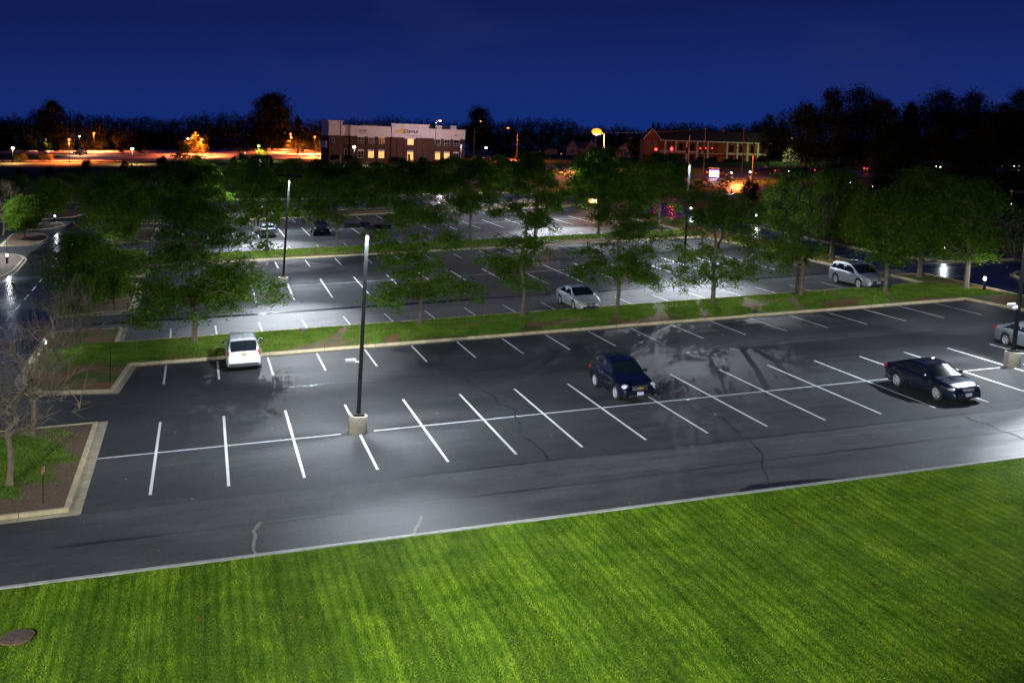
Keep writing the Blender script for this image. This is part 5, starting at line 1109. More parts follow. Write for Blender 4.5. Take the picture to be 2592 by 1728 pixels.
cobra('brightest sodium street lamp, on an arm over the junction', 89.0, 179.6, 8.7, 1.7, 2.78, M['sodium'], (1, .32, .08), 85000, 1.15, typ='POINT')
cobra('sodium street lamp over the side street right of the office', 103.8, 300, 10.2, 3.2, 2.8, M['sodium'], SO, 45000, .42)
cobra('sodium street lamp sticking up over the office roof', 68.5, 262, 12.5, 1.5, .4, M['sodium'], (1, .8, .82), 5500, .42, typ='POINT')

# bollard lights
bol = None
GBL = 'bollard lights along the drives'
for i, (x, y, lab) in enumerate([(-13.73, 69.2, 'bollard light on the left island edge'), (-15.1, 116.5, 'bollard light at the tip of the far left island'), (-5.0, 66.6, 'bollard light beside the bare dark tree on the left'), (-4.2, 21.5, 'bollard light among the bare trees at left'),
     (57.96, 19.3, 'bollard light at the right end of the near median'), (66.3, 34.8, 'bollard light on the bed across the right drive'), (66.75, 69.1, 'bollard light with a pool on the lawn across the ring drive'), (108.2, 114, 'far bollard light below the orange lit road'),
     (105.6, 103.8, 'second far bollard light right of the small round tree'), (97, 73, 'left of two lone bollard lights at right'), (101.2, 68, 'right of two lone bollard lights, brighter lawn below'), (119.3, 90.7, 'farthest bollard light near the right edge'), (86, 113, 'bollard light on the bed left of the entry drive'), (64.5, 82, 'bollard light seen through the V trunked tree'), (62.2, 102, 'bollard light by the bend, under the traffic signals')]):
    if bol is None:
        bol = thing('bollard_light', lab, 'bollard light', (x, y, .1), 0, GBL)
        mb = MB(); mb.lathe([(.10, 0), (.10, .70), (.085, .72)], 16); mb.build('bollard', M['poleblack'], bol, True)
        mb = MB(); mb.lathe([(.08, .72), (.10, .74), (.10, .90), (.08, .92)], 16); mb.build('lens', M['bollardglow'], bol, True)
        mb = MB(); mb.lathe([(.115, .92), (.115, .945), (.05, .99)], 16); mb.build('cap', M['poleblack'], bol, True)
        light('bollard_lamp', 'POINT', (0, 0, 1.15), BOLLARD_W, (.82, .92, 1), bol, size=.1)
    else: dup(bol, (x, y, .1 if x < 80 else 0), 0, lab)

# ------------------------------------------------------------------ small things near the lot
sg = thing('traffic_sign', 'round red and white sign on a short dark post in the corner bed', 'sign', (-.83, -5.2, .1), 0)
mb = MB(); mb.box(-.02, -.015, 0, .02, .015, 1.12); mb.build('post', M['poleblack'], sg)
red = plain('sign red', (.5, .03, .04), .4)
mb = MB(); mb.lathe([(.16, -.006), (.16, .006)], 24, 'x', (0, 0, 1.2)); o = mb.build('sign_plate', red, sg); o.rotation_euler = (0, 0, -.25)
mb = MB(); mb.lathe([(.135, .007), (.135, .0075)], 24, 'x', (0, 0, 1.2)); o2 = mb.build('sign_face', M['paint'], o)
mb = MB(); mb.lathe([(.105, .0085), (.105, .009)], 24, 'x', (0, 0, 1.2)); mb.build('sign_field', red, o)
mb = MB(); mb.box(.0095, -.08, 1.175, .0105, .08, 1.225); mb.build('sign_bar', M['paint'], o)
for x, y, lab in [(.0, 13.2, 'thin dark sign post on the mulch left of the white SUV'), (-1.5, 36.2, 'thin dark sign post on the mulch of the second bed'), (-15.5, 80.2, 'thin dark post beside the left island'), (-13.2, 127, 'sign post by the painted arrow at far left'), (57.8, 118.5, 'blue topped sign post at the far drive')]:
    p_ = thing('sign_post', lab, 'sign post', (x, y, .1), 0)
    mb = MB(); mb.box(-.02, -.015, 0, .02, .015, 1.35 if y < 100 else 2.2); mb.build('post', M['poleblack'], p_)
    mb = MB(); z = 1.35 if y < 100 else 2.2; mb.box(-.012, -.15, z-.02, .012, .15, z+.30); mb.build('sign_plate', M['poleblack'] if x < 50 else plain('blue sign', (.03, .06, .3), .5), p_)
hy = thing('marker_post', 'small white marker with an orange top beside the ring drive', 'marker', (59, 84, .1), 0)
mb = MB(); mb.box(-.1, -.05, 0, .1, .05, .62); mb.build('post', M['paint'], hy); mb = MB(); mb.ball((0, 0, .68), .1, 8, 6); mb.build('reflector', M['amber'], hy)
st = thing('tree_stump', 'grey weathered stump on the near median behind the white SUV', 'stump', (10.6, 23.0, .1), 0)
mb = MB(); mb.lathe([(.36, 0), (.27, .08), (.24, .20), (.2, .22)], 14); mb.build('stump', M['bark'], st, True)
mh = thing('manhole_cover', 'round rusty manhole cover set in the foreground lawn', 'manhole cover', (-.07, -15.84, .10), 0, lean=False)
rust = plain('rusty iron', (.10, .07, .06), .75, .3, .4, 12)
mb = MB(); mb.lathe([(.42, -.02), (.42, .035), (.36, .04)], 32); mb.build('frame_ring', M['mulch'], mh)
mb = MB(); mb.lathe([(.33, .0), (.33, .052), (.31, .056)], 32); mb.build('lid', rust, mh, True)
mb = MB()
for k in range(12):
    a = k*PI/6
    for rr in (.12, .2, .27): mb.box(rr*math.cos(a)-.014, rr*math.sin(a)-.014, .055, rr*math.cos(a)+.014, rr*math.sin(a)+.014, .064)
mb.lathe([(.05, .05), (.05, .066)], 12); mb.build('lid_pattern', rust, mh)
# painted turn arrow on the far left drive
mb = MB(); ax, ay = -14.6, 146
mb.add([(ax+p[0], ay+p[1], .02) for p in [(-1.3, 0), (-.3, 1.6), (-.3, .6), (1.2, .6), (2.4, 4.6), (2.8, 4.5), (1.5, 0), (-.3, -.2), (-.3, -1.4)]], [tuple(range(8, -1, -1))])
tag(mb.build('painted_arrow', M['paint']), kind='structure')

# ------------------------------------------------------------------ text
def text(s, size, mat, parent, loc, rot=(PI/2, 0, 0), ext=.03, shear=0, sx_=1, name='lettering', align='LEFT', off=0):
    cu = bpy.data.curves.new('t', 'FONT'); cu.body = s; cu.size = size; cu.extrude = ext; cu.shear = shear; cu.align_x = align; cu.offset = off
    o = bpy.data.objects.new('t', cu); COL.objects.link(o); bpy.context.view_layer.update()
    me = bpy.data.meshes.new_from_object(o.evaluated_get(bpy.context.evaluated_depsgraph_get())); me.name = name
    bpy.data.objects.remove(o); bpy.data.curves.remove(cu); me.materials.clear(); me.materials.append(mat)
    q = link(name, me, parent); q.location = loc; q.rotation_euler = rot; q.scale = (sx_, 1, 1); return q

# ------------------------------------------------------------------ the signed office
def brick(name, c1, c2, mortar, sc=4):
    m, nt, b = node_mat(name); v = objc(nt)
    br = N(nt, 'ShaderNodeTexBrick'); br.inputs['Color1'].default_value = (*c1, 1); br.inputs['Color2'].default_value = (*c2, 1); br.inputs['Mortar'].default_value = (*mortar, 1)
    br.inputs['Scale'].default_value = sc; br.inputs['Mortar Size'].default_value = .012
    mpn = mapv(nt, v, (1, 1, 1), (PI/2, 0, 0)); nt.links.new(mpn, br.inputs['Vector'])
    nt.links.new(mixc(nt, .5, br.outputs['Color'], ramp(nt, noise(nt, v, .7, 4), [(.3, (.6,)*3), (.7, (1.3,)*3)]), 'MULTIPLY'), b.inputs['Base Color']); b.inputs['Roughness'].default_value = .9
    return m
M['brick'] = brick('brown brick', (.085, .04, .035), (.12, .055, .045), (.12, .09, .08))
M['brickred'] = brick('red brick', (.32, .075, .04), (.38, .10, .055), (.3, .22, .16))
M['stucco'] = plain('white stucco', (.85, .78, .82), .9, vary=.12, scale=1.2)
M['whitetrim'] = plain('white trim', (.78, .78, .8), .7); M['roofdark'] = plain('dark shingle', (.045, .035, .035), .9, vary=.4, scale=3)
M['windark'] = plain('dark window pane', (.012, .014, .02), .12); M['winlit'] = emit('lit window pane', (1.0, .60, .18), 1.0); M['winlit2'] = emit('dim lit window pane', (.9, .55, .25), .7)
M['navy'] = plain('navy letters', (.012, .012, .06), .5); M['signyellow'] = plain('yellow sign', (.7, .5, .06), .5)
def window(parent, x, z, w, h, y=0, lit=None, nx=2, nz=2, fr=None, fw=.07, transom=.62):
    fr = fr or M['whitetrim']; mb = MB(); d0, d1 = y-.06, y+.02
    mb.box(x, d0, z, x+w, d1, z+fw); mb.box(x, d0, z+h-fw, x+w, d1, z+h); mb.box(x, d0, z+fw, x+fw, d1, z+h-fw); mb.box(x+w-fw, d0, z+fw, x+w, d1, z+h-fw)
    for i in range(1, nx): mb.box(x+w*i/nx-fw*.4, d0+.005, z+fw, x+w*i/nx+fw*.4, d1, z+h-fw)
    if nz > 1: mb.box(x+fw, d0+.01, z+h*(1-transom)-fw*.4, x+w-fw, d1, z+h*(1-transom)+fw*.4)
    o = mb.build('window', fr, parent)
    mb = MB(); mb.box(x+fw, y-.02, z+fw, x+w-fw, y-.005, z+h-fw); mb.build('pane', lit or M['windark'], o)
    return o
fu, fv = Vector((46.7, 279.7)), Vector((81.9, 281.5))       # facade ends on the ground
dirx = (fv-fu); Lf = dirx.length; ang = math.atan2(dirx.y, dirx.x)
ob = thing('office_building', 'two storey brown brick office with white top band, lit windows and a yellow company sign', 'building', (46.7, 279.7, 1.4), ang)
S_ = Lf/35.0
def X(p): return (p-470)/1575*Lf
mb = MB()
mb.box(0, 0, -2.5, X(1020), 18, 6.9); mb.box(X(1020), -.35, -2.5, X(1528), 17.9, 6.92); mb.box(X(1528), .02, -2.5, Lf, 18.02, 6.88)
mb.box(-2.5, 1.2, -2.5, -.01, 16, 6.86); mb.box(-6.5, -.6, -2.5, -2.52, 12, 6.84); mb.box(-7.2, .6, -2.5, -6.52, 9, 3.2)
for p in (1020, 1100, 1190, 1370, 1450, 1528): mb.box(X(p)-.12, -.52, -2.4, X(p)+.12, -.36, 6.85)
for p in (540, 675, 820, 940, 1590, 1720, 1850, 1980): mb.box(X(p)-.14, -.14 if p < 1000 else -.12, -2.4, X(p)+.14, .0 if p < 1000 else .018, 6.82)
mb.build('wall', M['brick'], ob)
mb = MB()
mb.box(-.05, -.06, 6.93, X(1018), 18, 9.85); mb.box(X(1020)-.02, -.45, 6.93, X(1528)+.02, 18, 10.75); mb.box(X(1530), -.04, 6.93, Lf+.05, 18.05, 9.6)
mb.box(-2.55, 1.1, 6.93, -.07, 16, 9.8); mb.box(-6.6, -.7, 6.93, -2.6, 12, 11.0); mb.box(-7.3, .5, 3.21, -6.65, 9, 5.2)
for w_ in (570, 707, 847, 1617, 1750, 1882): mb.box(X(w_)-.25, -.10, 6.65, X(w_)+2.1, -.07 if w_ < 1000 else -.045, 6.925)
for w_ in (570, 707, 847, 1235, 1617, 1750, 1882): mb.box(X(w_)-.02, -.10 if w_ != 1235 else -.50, 2.62, X(w_)+1.84, -.065 if w_ != 1235 else -.37, 3.0)
mb.box(X(1195)-.3, -.5, 6.55, X(1335)+.3, -.46, 6.925)
mb.build('upper_band', M['stucco'], ob)
mb = MB()
mb.box(-.2, -.22, 9.86, X(1018)-.05, 18.1, 10.05); mb.box(X(1020)-.25, -.68, 10.76, X(1528)+.25, 18.2, 11.0); mb.box(X(1530)+.2, -.2, 9.61, Lf+.2, 18.2, 9.8)
mb.box(-2.5, .92, 9.82, -.25, 16, 10.02); mb.box(-6.85, -.95, 11.01, -2.35, 12.2, 11.3); mb.box(X(1680), 3, 9.81, X(1750), 5, 10.9); mb.box(X(1880), 3, 9.81, X(1955), 5, 10.95)
mb.build('cornice', M['stucco'], ob)
for q in ((X(640), 5, 9.9, X(652), 9, 10.6), (X(660), 5.2, 9.9, X(1010), 9, 10.5), (X(1560), 6, 9.65, X(1660), 9, 10.5), (X(1770), 6, 9.65, X(1870), 9, 10.7)): mb = MB(); mb.box(*q); mb.build('roof_plant', M['trimblack'], ob)
for p in (570, 707, 847, 1617, 1750, 1882): window(ob, X(p), 4.85, 1.8, 1.8, -.15)
for p, l in ((570, None), (707, M['winlit']), (847, M['winlit']), (1617, M['winlit']), (1750, M['winlit']), (1882, M['winlit2'] if 0 else None)): window(ob, X(p), .55, 1.8, 2.05, -.15, l)
window(ob, X(1235), 4.75, 1.9, 1.85, -.55, M['winlit'])
dr = window(ob, X(1235), -.2, 1.9, 2.8, -.55, M['winlit'], nz=1)
mb = MB(); mb.box(X(1245), -.66, -.15, X(1245)+.75, -.60, 2.0); mb.build('door_leaf', M['brickred'], dr)
for x in (-1.3, -5.6): window(ob, x, 4.6, .8, 1.5, 1.05 if x > -2 else -.72, nx=1)
for x in (-1.6,): window(ob, x, .6, 1.1, 2.4, 1.05, None, nx=1)
mb = MB()
pts = [(-2.9, -.55), (-2.2, .25), (-1.5, .5), (-.9, .35), (-.5, .9), (.2, 1.15), (.9, .9), (1.25, .2), (1.1, -.6), (.5, -1.05), (-.1, -.95), (-.5, -.5), (-1.2, -.45)]
cx_, cz_ = X(1165), 8.85
V2 = [(cx_+a*.78, -.47, cz_+b*.82) for a, b in pts]+[(cx_+a*.78, -.53, cz_+b*.82) for a, b in pts]; m_ = len(pts)
mb.add(V2, [tuple(range(m_)), tuple(range(2*m_-1, m_-1, -1))]+[(i, (i+1) % m_, m_+(i+1) % m_, m_+i) for i in range(m_)]); mb.build('sign_emblem', M['signyellow'], ob)
text('C', 1.75, M['navy'], ob, (X(1170), -.56, 8.15), shear=.3, off=.045); text('ORBUS', 1.22, M['navy'], ob, (X(1210)+.1, -.56, 8.28), shear=.3, sx_=.93, off=.045)
text('A Soin International Company', .42, M['navy'], ob, (X(1213), -.50, 7.45), sx_=.98, ext=.01)
text('FOR LEASE', .5, M['navy'], ob, (X(578), -.09, 8.45), sx_=.98, ext=.01, off=.01); text('937 461 4421', .36, M['navy'], ob, (X(578), -.09, 8.0), sx_=1.13, ext=.01)
text('2685', .6, M['navy'], ob, (X(1890), -.07, 7.85), ext=.02, off=.01)
mb = MB(); q = X(538); mb.add([(q-.28, -.08, 8.5), (q, -.08, 8.1), (q+.28, -.08, 8.5), (q, -.08, 8.9)], [(0, 1, 2, 3)]); mb.build('lease_emblem', M['signyellow'], ob)
for x, s in ((X(500), .9), (X(1040), .8), (X(1110), .8), (X(1440), 1.0), (-4.5, 1), (-1, .9)):
    g_ = Matrix.Rotation(ang, 3, 'Z') @ Vector((x, -1.6, 0)); 
    dup(bsh, (46.7+g_.x, 279.7+g_.y, 1.3-.06*x), x, {X(500): 'dark shrub at the left foot of the office', X(1040): 'dark shrub left of the office door', X(1110): 'second dark shrub left of the office door', X(1440): 'wide dark shrub right of the office door', -4.5: 'orange lit shrub under the office tower', -1: 'shrub in the recessed office corner'}[x], 'shrubs at the foot of the office', scale=(.9*s, .9*s, .42*s))

# ------------------------------------------------------------------ colonnaded brick building
bb_ = thing('brick_building', 'long two storey brick building with white columns and a gabled left end', 'building', (141.8, 284.2, -2.4), -.17)
LB = 37.0
def Xb(p): return (p-165)/44.7
mb = MB(); gx0, gx1 = 0, Xb(400)
V = [(gx0, 0, -1), (gx1, 0, -1), (gx1, 0, 7), (Xb(285), 0, 10.1), (gx0, 0, 7), (gx0, 5.5, -1), (gx1, 5.5, -1), (gx1, 5.5, 7), (Xb(285), 5.5, 10.1), (gx0, 5.5, 7)]
mb.add(V, [(0, 1, 2, 3, 4), (9, 8, 7, 6, 5), (0, 4, 9, 5), (1, 6, 7, 2)]); mb.box(gx1, 2.2, -1, Xb(2030), 8.5, 6.6); mb.build('wall', M['brickred'], bb_)
mb = MB(); x_ = Xb(285); w_ = 2.9
mb.add([(x_-w_, -.3, 6.85), (x_, -.3, 10.25), (x_, 5.7, 10.25), (x_-w_, 5.7, 6.85), (x_-w_, -.3, 7.0), (x_, -.3, 10.42), (x_, 5.7, 10.42), (x_-w_, 5.7, 7.0)], [(4, 5, 6, 7), (0, 4, 7, 3), (0, 1, 5, 4), (2, 3, 7, 6)])
mb.add([(x_+w_, -.3, 6.85), (x_, -.3, 10.25), (x_, 5.7, 10.25), (x_+w_, 5.7, 6.85), (x_+w_, -.3, 7.0), (x_, -.3, 10.42), (x_, 5.7, 10.42), (x_+w_, 5.7, 7.0)], [(7, 6, 5, 4), (4, 0, 3, 7), (4, 5, 1, 0)])
mb.add([(gx1+.2, -.1, 6.95), (Xb(2060), -.1, 6.95), (Xb(2035), 4.7, 10.2), (x_, 4.7, 10.3), (Xb(2060), 9.5, 6.95), (gx1, 9.5, 6.95)], [(0, 1, 2, 3), (3, 2, 4, 5), (1, 4, 2)]); mb.build('roof', M['roofdark'], bb_)
mb = MB(); mb.box(gx1+.1, -.2, 6.55, Xb(2060), .25, 6.93)
for s in (-1, 1): mb.tube([(x_+s*w_, -.34, 6.95), (x_, -.34, 10.36)], .14, 4)
mb.build('fascia', M['whitetrim'], bb_)
for p in (485, 645, 805, 962, 1120, 1408, 1562, 1715, 1868, 2022):
    mb = MB(); x_ = Xb(p); mb.box(x_-.26, -.12, -.6 if p != 1715 else -1.4, x_+.26, .22, 6.55); mb.build('column', M['whitetrim'], bb_, bevel=.03)
mb = MB(); mb.box(gx1, .26, 3.1, Xb(1120), .36, 3.55); mb.box(Xb(1408), .26, 2.95, Xb(2022), .36, 3.35); mb.build('balcony_rail', M['whitetrim'], bb_)
mb = MB(); mb.box(gx1, .4, 2.75, Xb(2022), 2.2, 2.9); mb.build('balcony_floor', M['whitetrim'], bb_)
for p in (225, 315): window(bb_, Xb(p), 4.8, .75, 1.6, -.02, nx=2)
for p in (1125, 1180): window(bb_, Xb(p), .2, .95, 1.9, 2.15, nx=1, nz=1, fw=.16)
for p in (560, 720, 880, 1480, 1640, 1790, 1940): window(bb_, Xb(p), .4, 1.2, 1.9, 2.15, nx=2, fr=M['brick']); window(bb_, Xb(p), 3.6, 1.2, 2.2, 2.15, nx=2, fr=M['brick'])
mb = MB(); mb.box(Xb(1375), 4.5, 10.1, Xb(1375)+.35, 4.9, 11.7); mb.box(Xb(1375)+.4, 4.5, 10.1, Xb(1375)+.9, 4.9, 10.8); mb.build('chimney', M['brickred'], bb_)
def atb(obj, x, y): g_ = obj.matrix_basis.to_3x3() @ Vector((x, y, 0)); return obj.location.x+g_.x, obj.location.y+g_.y
for p, s, lab in ((1000, 1.4, 'clipped hedge left of the white double doors'), (1150, 1.3, 'clipped hedge under the white double doors'), (1390, 1.1, 'dark clipped hedge by the middle columns'), (1530, 1.1, 'second dark clipped hedge by the middle columns'), (1930, 1.9, 'largest dark hedge at the right end of the brick building')):
    x, y = atb(bb_, Xb(p), -1.8); dup(bsh, (x, y, -2.5-.06*Xb(p)), p, lab, 'hedges along the brick building', scale=(1.1*s, .9*s, .45*s))

# ------------------------------------------------------------------ houses, garage
def house(label, x, y, rz, w, d, hw, hr, wall, roof, gable='x', doors=(), wins=(), z=None, name='house', cat='house'):
    z = H(x, y) if z is None else z
    o = thing(name, label, cat, (x, y, z), rz); mb = MB()
    if gable == 'x':   # gable faces front (-y)
        V = [(-w/2, 0, -2), (w/2, 0, -2), (w/2, 0, hw), (0, 0, hr), (-w/2, 0, hw), (-w/2, d, -2), (w/2, d, -2), (w/2, d, hw), (0, d, hr), (-w/2, d, hw)]
        mb.add(V, [(0, 1, 2, 3, 4), (9, 8, 7, 6, 5), (0, 4, 9, 5), (1, 6, 7, 2)]); mb.build('wall', wall, o)
        r = MB(); k = .35
        for s in (-1, 1):
            r.add([(0, -k, hr+.02), (s*(w/2+k), -k, hw-.25), (s*(w/2+k), d+k, hw-.25), (0, d+k, hr+.02), (0, -k, hr+.2), (s*(w/2+k), -k, hw-.08), (s*(w/2+k), d+k, hw-.08), (0, d+k, hr+.2)], [(4, 5, 6, 7), (0, 1, 5, 4), (1, 2, 6, 5), (0, 3, 2, 1)])
        r.build('roof', roof, o)
    else:
        mb.box(-w/2, 0, -2, w/2, d, hw); mb.build('wall', wall, o)
        r = MB(); k = .4
        r.add([(-w/2-k, -k, hw-.1), (w/2+k, -k, hw-.1), (w/2+k, d/2, hr), (-w/2-k, d/2, hr), (w/2+k, d+k, hw-.1), (-w/2-k, d+k, hw-.1)], [(0, 1, 2, 3), (3, 2, 4, 5), (1, 4, 2), (0, 3, 5)]); r.build('roof', roof, o)
    for a in wins: window(o, *a, -.02)
    for (dx_, w_, h_, m__) in doors:
        mb = MB(); mb.box(dx_, -.06, 0, dx_+w_, -.01, h_); mb.build('door', m__, o)
    return o
sid = plain('pale siding', (.42, .36, .36), .85); sidp = plain('pinkish siding', (.5, .38, .34), .85); greyroof = plain('grey shingle', (.12, .12, .17), .9, vary=.3)
house('left barn roofed house with a blue grey side roof', 145.5, 366, -.5, 4.6, 9, 3.0, 5.6, sid, greyroof, wins=[(-.9, .6, 1.8, 1.6)])
house('middle barn roofed house with a tall pale gable', 152.2, 362.5, -.5, 4.2, 8, 3.2, 6.0, sidp, greyroof, wins=[(-.7, .5, 1.4, 1.5)])
house('low blue grey roofed wing joining the two barn roofed houses', 148.8, 366.5, -.5, 7, 6, 2.6, 5.0, sid, greyroof, 'y')
o = house('pale house with a wide gable and square chimney left of the brick building', 155.5, 330, -.5, 10.5, 9, 2.6, 6.3, sidp, M['roofdark'], wins=[(-2, .6, 1.6, 1.3), (1, .6, 1.6, 1.3)])
mb = MB(); mb.box(-.8, 3, 5.5, .4, 4, 7.3); mb.build('chimney', sid, o)
house('low pale outbuilding left of the barn roofed houses', 138.5, 372, -.5, 5, 5, 2.2, 3.0, sid, greyroof, 'y')
house('white house gable half hidden behind the pines left of the office', 44.5, 430, -.3, 15, 10, 5.6, 8.6, plain('white siding', (.5, .5, .55), .9), greyroof)
house('long low dark house behind the right lawns', 186.8, 226, -.75, 22, 8, 2.6, 4.6, M['brick'], plain('blue grey roof', (.16, .17, .26), .8, vary=.2), 'y', doors=[(-10.5, 2.2, 2.3, M['whitetrim']), (7, .9, 2.1, M['whitetrim'])])
gr = house('small white garage lit green by its gable lamp', 185.3, 266.8, -.72, 5.4, 6, 3.0, 4.9, plain('white garage siding', (.6, .62, .5), .85), M['roofdark'], doors=[(-1.9, 3.8, 2.5, sid)], name='garage', cat='garage')
mb = MB(); mb.tube([(.2, -.3, 4.9), (.2, -.6, 7.2)], .05, 6); mb.build('lamp_arm', M['softpole'], gr); mb = MB(); mb.ball((.2, -.9, 7.3), .42, 10, 8); mb.build('yard_lamp', M['greenlamp'], gr)
light('yard_light', 'POINT', (.2, -2.2, 6.6), 2600, (.75, 1, .3), gr, size=.3)
bt = thing('covered_boat', 'boat under a pale blue cover on a trailer beside the garage', 'boat', (185.5, 258.5, -3.7), -.5)
mb = MB()
st_ = [(-3.2, .05, 1.0, 1.25), (-2.6, .7, .75, 1.5), (-1, 1.05, .6, 1.9), (.5, 1.1, .55, 2.2), (1.8, 1.05, .6, 1.7), (3.0, .9, .7, 1.4)]
V = []
for x, w_, z0, z1 in st_: V += [(x, 0, z0), (x, w_, z0+.45), (x, w_*.6, z1-.1), (x, 0, z1), (x, -w_*.6, z1-.1), (x, -w_, z0+.45)]
mb.add(V, [(i*6+k, i*6+(k+1) % 6, (i+1)*6+(k+1) % 6, (i+1)*6+k) for i in range(5) for k in range(6)]+[tuple(range(5, -1, -1)), tuple(range(30, 36))]); mb.build('boat_cover', plain('boat cover', (.25, .28, .4), .8), bt, True)
mb = MB(); mb.box(-4.2, -.05, .35, 2.6, .05, .45); mb.lathe([(.33, -.95), (.33, -.75)], 14, 'y', (.9, 0, .33)); mb.lathe([(.33, .75), (.33, .95)], 14, 'y', (.9, 0, .33)); mb.build('trailer', M['under'], bt)
# stone arch monument
mn = thing('stone_monument', 'low arched stone sign wall right of the office', 'monument', (88.2, 289, -1.2), -.35)
mb = MB(); P = [(2.4*math.cos(t), 1.7*math.sin(t)) for t in np.linspace(0, PI, 14)]; n_ = len(P)
mb.add([(a, 0, b) for a, b in P]+[(a, .6, b) for a, b in P], [tuple(range(n_-1, -1, -1)), tuple(range(n_, 2*n_))]+[(i, i+1, n_+i+1, n_+i) for i in range(n_-1)]); mb.build('stone_arch', M['brick'], mn)
mb = MB(); mb.tube([(a*1.03, -.04, b*1.03) for a, b in P], .13, 6); mb.build('arch_trim', M['stucco'], mn)

# ------------------------------------------------------------------ utility poles, wires, signals
wood_ = plain('weathered pole wood', (.13, .10, .085), .9, vary=.3, scale=2)
def upole(label, x, y, h, arms=(), tilt=0):
    o = thing('utility_pole', label, 'utility pole', (x, y, H(x, y)), 0, 'wooden utility poles along the main road')
    mb = MB(); mb.tube([(0, 0, -.5), (0, 0, h)], [.17, .11], 8); mb.build('pole', wood_, o)
    for z, l, a in arms:
        mb = MB(); mb.tube([(-l*math.cos(a), -l*math.sin(a), z), (l*math.cos(a), l*math.sin(a), z)], .05, 4); mb.build('crossarm', wood_, o)
    return o
upole('utility pole in front of the brick columns, left of the LED sign', 105.5, 163.7, 9.6, [(9.0, .9, .4)])
p2 = upole('utility pole with a transformer before the right columns', 114.9, 164.7, 9.3, [(8.9, .9, .4)])
mb = MB(); mb.lathe([(.22, 6.3), (.22, 7.1), (.12, 7.2)], 12, c=(.4, -.1, 0)); mb.build('transformer', M['softpole'], p2)
p3 = upole('leaning service pole nearest the orange road, carrying a short lamp arm', 102.1, 136.3, 7.7, [(7.3, .3, 0)])
mb = MB(); mb.tube([(0, 0, 6.9), (-1.1, .8, 6.6), (-2.2, 2.2, 6.1)], .05, 6); mb.build('lamp_arm', M['softpole'], p3); mb = MB(); mb.ball((-2.3, 2.3, 6.1), (.3, .2, .12), 10, 6); mb.build('lamp_housing', M['softpole'], p3)
light('lamp_light', 'SPOT', (-2.3, 2.3, 5.95), 32000, (1, .2, .04), p3, size=.2, spot=166, blend=.4)
upole('shorter pole left of the traffic signals', 113, 187.5, 7.6)
upole('utility pole by the left end of the office', 41.5, 262, 13.4, [(12.4, 1.1, .3)])
upole('utility pole at the right corner of the office', 76.0, 246, 10.4, [(9.6, .8, .3)])
upole('dark blue pole left of the brick gable', 108, 237, 8.6)
def wire(label, a, b, sag=.8, r=.022):
    mb = MB(); a, b = Vector(a), Vector(b); P = [a.lerp(b, t/14)-Vector((0, 0, sag*4*(t/14)*(1-t/14))) for t in range(15)]
    mb.tube(P, r, 4, False); o = mb.build('power_line', M['trimblack'], None); tag(o, label, 'power line', 'power lines along the main road')
wire('power line crossing the office front at roof height', (42.2, 262, 13.4), (76.6, 246, 10.1), 1.0)
wire('power line running left from the office corner pole', (-20, 285, 14.6), (42.2, 262, 13.4), 1.0)
wire('power line from the office corner toward the junction', (76.6, 246, 10.2), (106, 163.7, 9.4), 1.2)
wire('power line between the two poles before the brick building', (106, 163.7, 9.2), (115.4, 164.7, 9.0), .25)
wire('power line running right over the forest lawns', (115.4, 164.7, 9.0), (175, 128, 10.5), 1.2)
wire('lower power line over the right lawns', (115.4, 164.7, 7.4), (178, 125, 8.6), 1.2)
wire('service wire sloping to the leaning service pole', (115.2, 164.7, 8.2), (102.5, 136.3, 7.4), .3)
sgc = plain('signal housing', (.03, .03, .03), .5)
wire('span wire carrying the traffic signals', (70.5, 150, 7.3), (102.4, 136.3, 7.0), .15, .03)
def signal(label, x, y, z, rz, red=True, col='redlight', off=0, power=0, big=1.0):
    o = thing('traffic_signal', label, 'traffic light', (x, y, z), rz, 'traffic signals hung over the junction')
    mb = MB(); mb.box(-.2, -.16, -1.15, .2, .16, 0); mb.tube([(0, 0, 0), (0, 0, .75)], .03, 5); mb.build('housing', sgc, o, bevel=.03)
    for k, zz in enumerate((-.2, -.57, -.94)):
        mb = MB(); mb.ball((0, -.17, zz), (.15*big, .05, .15*big), 12, 6); mb.build('signal_lens', M[col] if k == off else sgc, o)
        mb = MB(); mb.add([(.17*math.cos(t), yy, zz+.17*math.sin(t)) for yy in (-.16, -.40) for t in np.linspace(.3, PI-.3, 8)], [(i, i+1, 9+i, 8+i) for i in range(7)]); mb.build('visor', sgc, o)
    if power: light('signal_light', 'POINT', (0, -.7, -.2), power, (1, .04, .03), o, size=.1)
    return o
signal('left bright red traffic light before the brick gable', 86.2, 143.5, 6.45, -.55, power=120, big=1.7)
signal('right bright red traffic light beside the brick gable', 88.8, 142.3, 6.5, -.55, power=260, big=1.7)
signal('traffic signal seen end on, no light showing', 91.4, 141.3, 6.5, .8, off=9)
signal('red lit side of a signal just right of the end-on one', 93.6, 140.5, 6.5, .5)
signal('small red and green traffic signal by the pole, left one', 94.5, 140.1, 6.5, .4, big=.8)
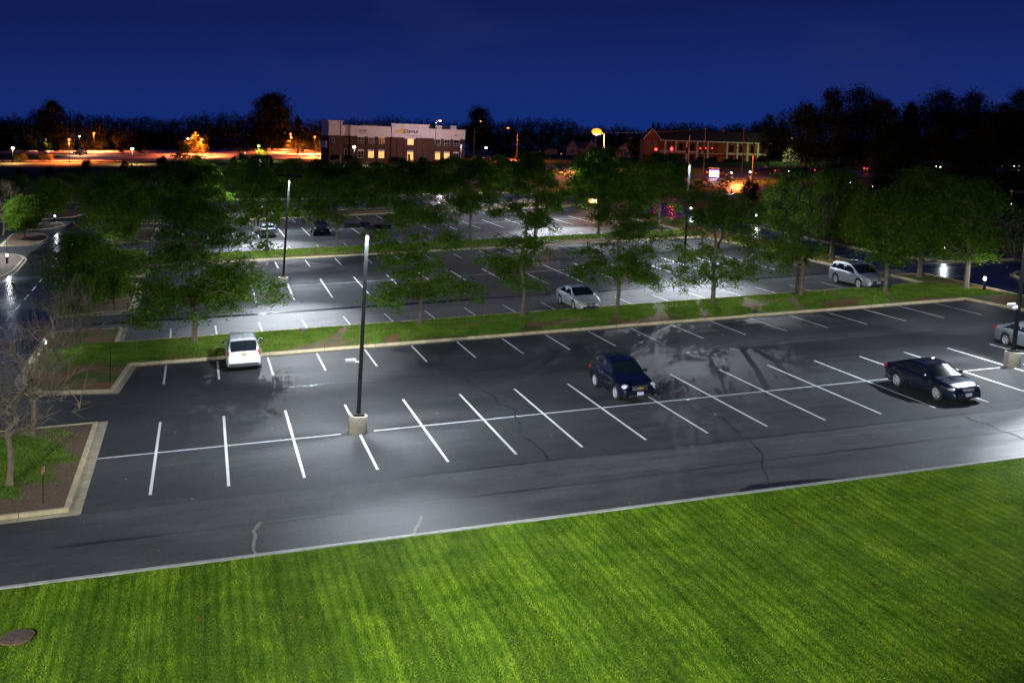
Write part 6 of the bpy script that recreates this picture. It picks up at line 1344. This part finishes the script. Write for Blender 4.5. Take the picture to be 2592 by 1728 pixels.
signal('small red and green traffic signal by the pole, right one', 95.6, 139.7, 6.5, .4, big=.8)
signal('lone red signal glowing through the tree below the street lamp', 79.0, 158, 4.6, -.4, big=.8)
ls = thing('led_sign', 'glowing white and violet LED sign at the lot entry', 'sign', (100.6, 149.0, 0), -.55)
mb = MB(); mb.box(-1.05, 0, -.1, 1.05, .35, 1.95); mb.build('cabinet', sgc, ls, bevel=.03)
mb = MB(); mb.box(-.9, -.03, .35, .9, -.002, 1.5); mb.build('screen', M['screen'], ls); mb = MB(); mb.box(-.9, -.035, 1.5, .9, -.002, 1.72); mb.box(-.9, -.035, .22, .9, -.002, .35); mb.build('screen_header', M['screenblue'], ls)
mb = MB()
for k in range(7): mb.box(-1.0+k*.3, -.1, 1.97, -1.0+k*.3+.1, -.02, 2.05)
mb.build('top_lamp', M['sodiumsoft'], ls)
mbx = thing('mailbox', 'grey mailbox cabinet on posts beside the orange lit road', 'mailbox', (120, 164, 0), -.5)
mb = MB(); mb.box(-.35, -.2, .45, .35, .2, 1.25); mb.build('cabinet', M['whitetrim'], mbx, bevel=.04); mb = MB(); mb.box(-.3, -.05, 0, -.22, .05, .45); mb.box(.22, -.05, 0, .3, .05, .45); mb.build('post', M['softpole'], mbx)
bar = None
for x, y, lab in [(99.5, 262, 'dark barricade board beside the side street'), (101.5, 290, 'orange lit barricade left of the white pickup'), (112, 330, 'second orange lit barricade near the white pickup'), (97.5, 275, 'small white barricade on the side street verge')]:
    if bar is None:
        bar = thing('barricade', lab, 'barricade', (x, y, H(x, y)), .2, 'roadside barricades')
        mb = MB(); mb.box(-.6, -.04, .7, .6, .04, 1.1); mb.box(-.6, -.04, .2, .6, .04, .5); mb.build('board', M['amber'], bar)
        mb = MB(); mb.tube([(-.5, -.3, 0), (-.5, 0, 1.3), (-.5, .3, 0)], .03, 4); mb.tube([(.5, -.3, 0), (.5, 0, 1.3), (.5, .3, 0)], .03, 4); mb.build('leg', M['softpole'], bar)
    else: dup(bar, (x, y, H(x, y)), x, lab)
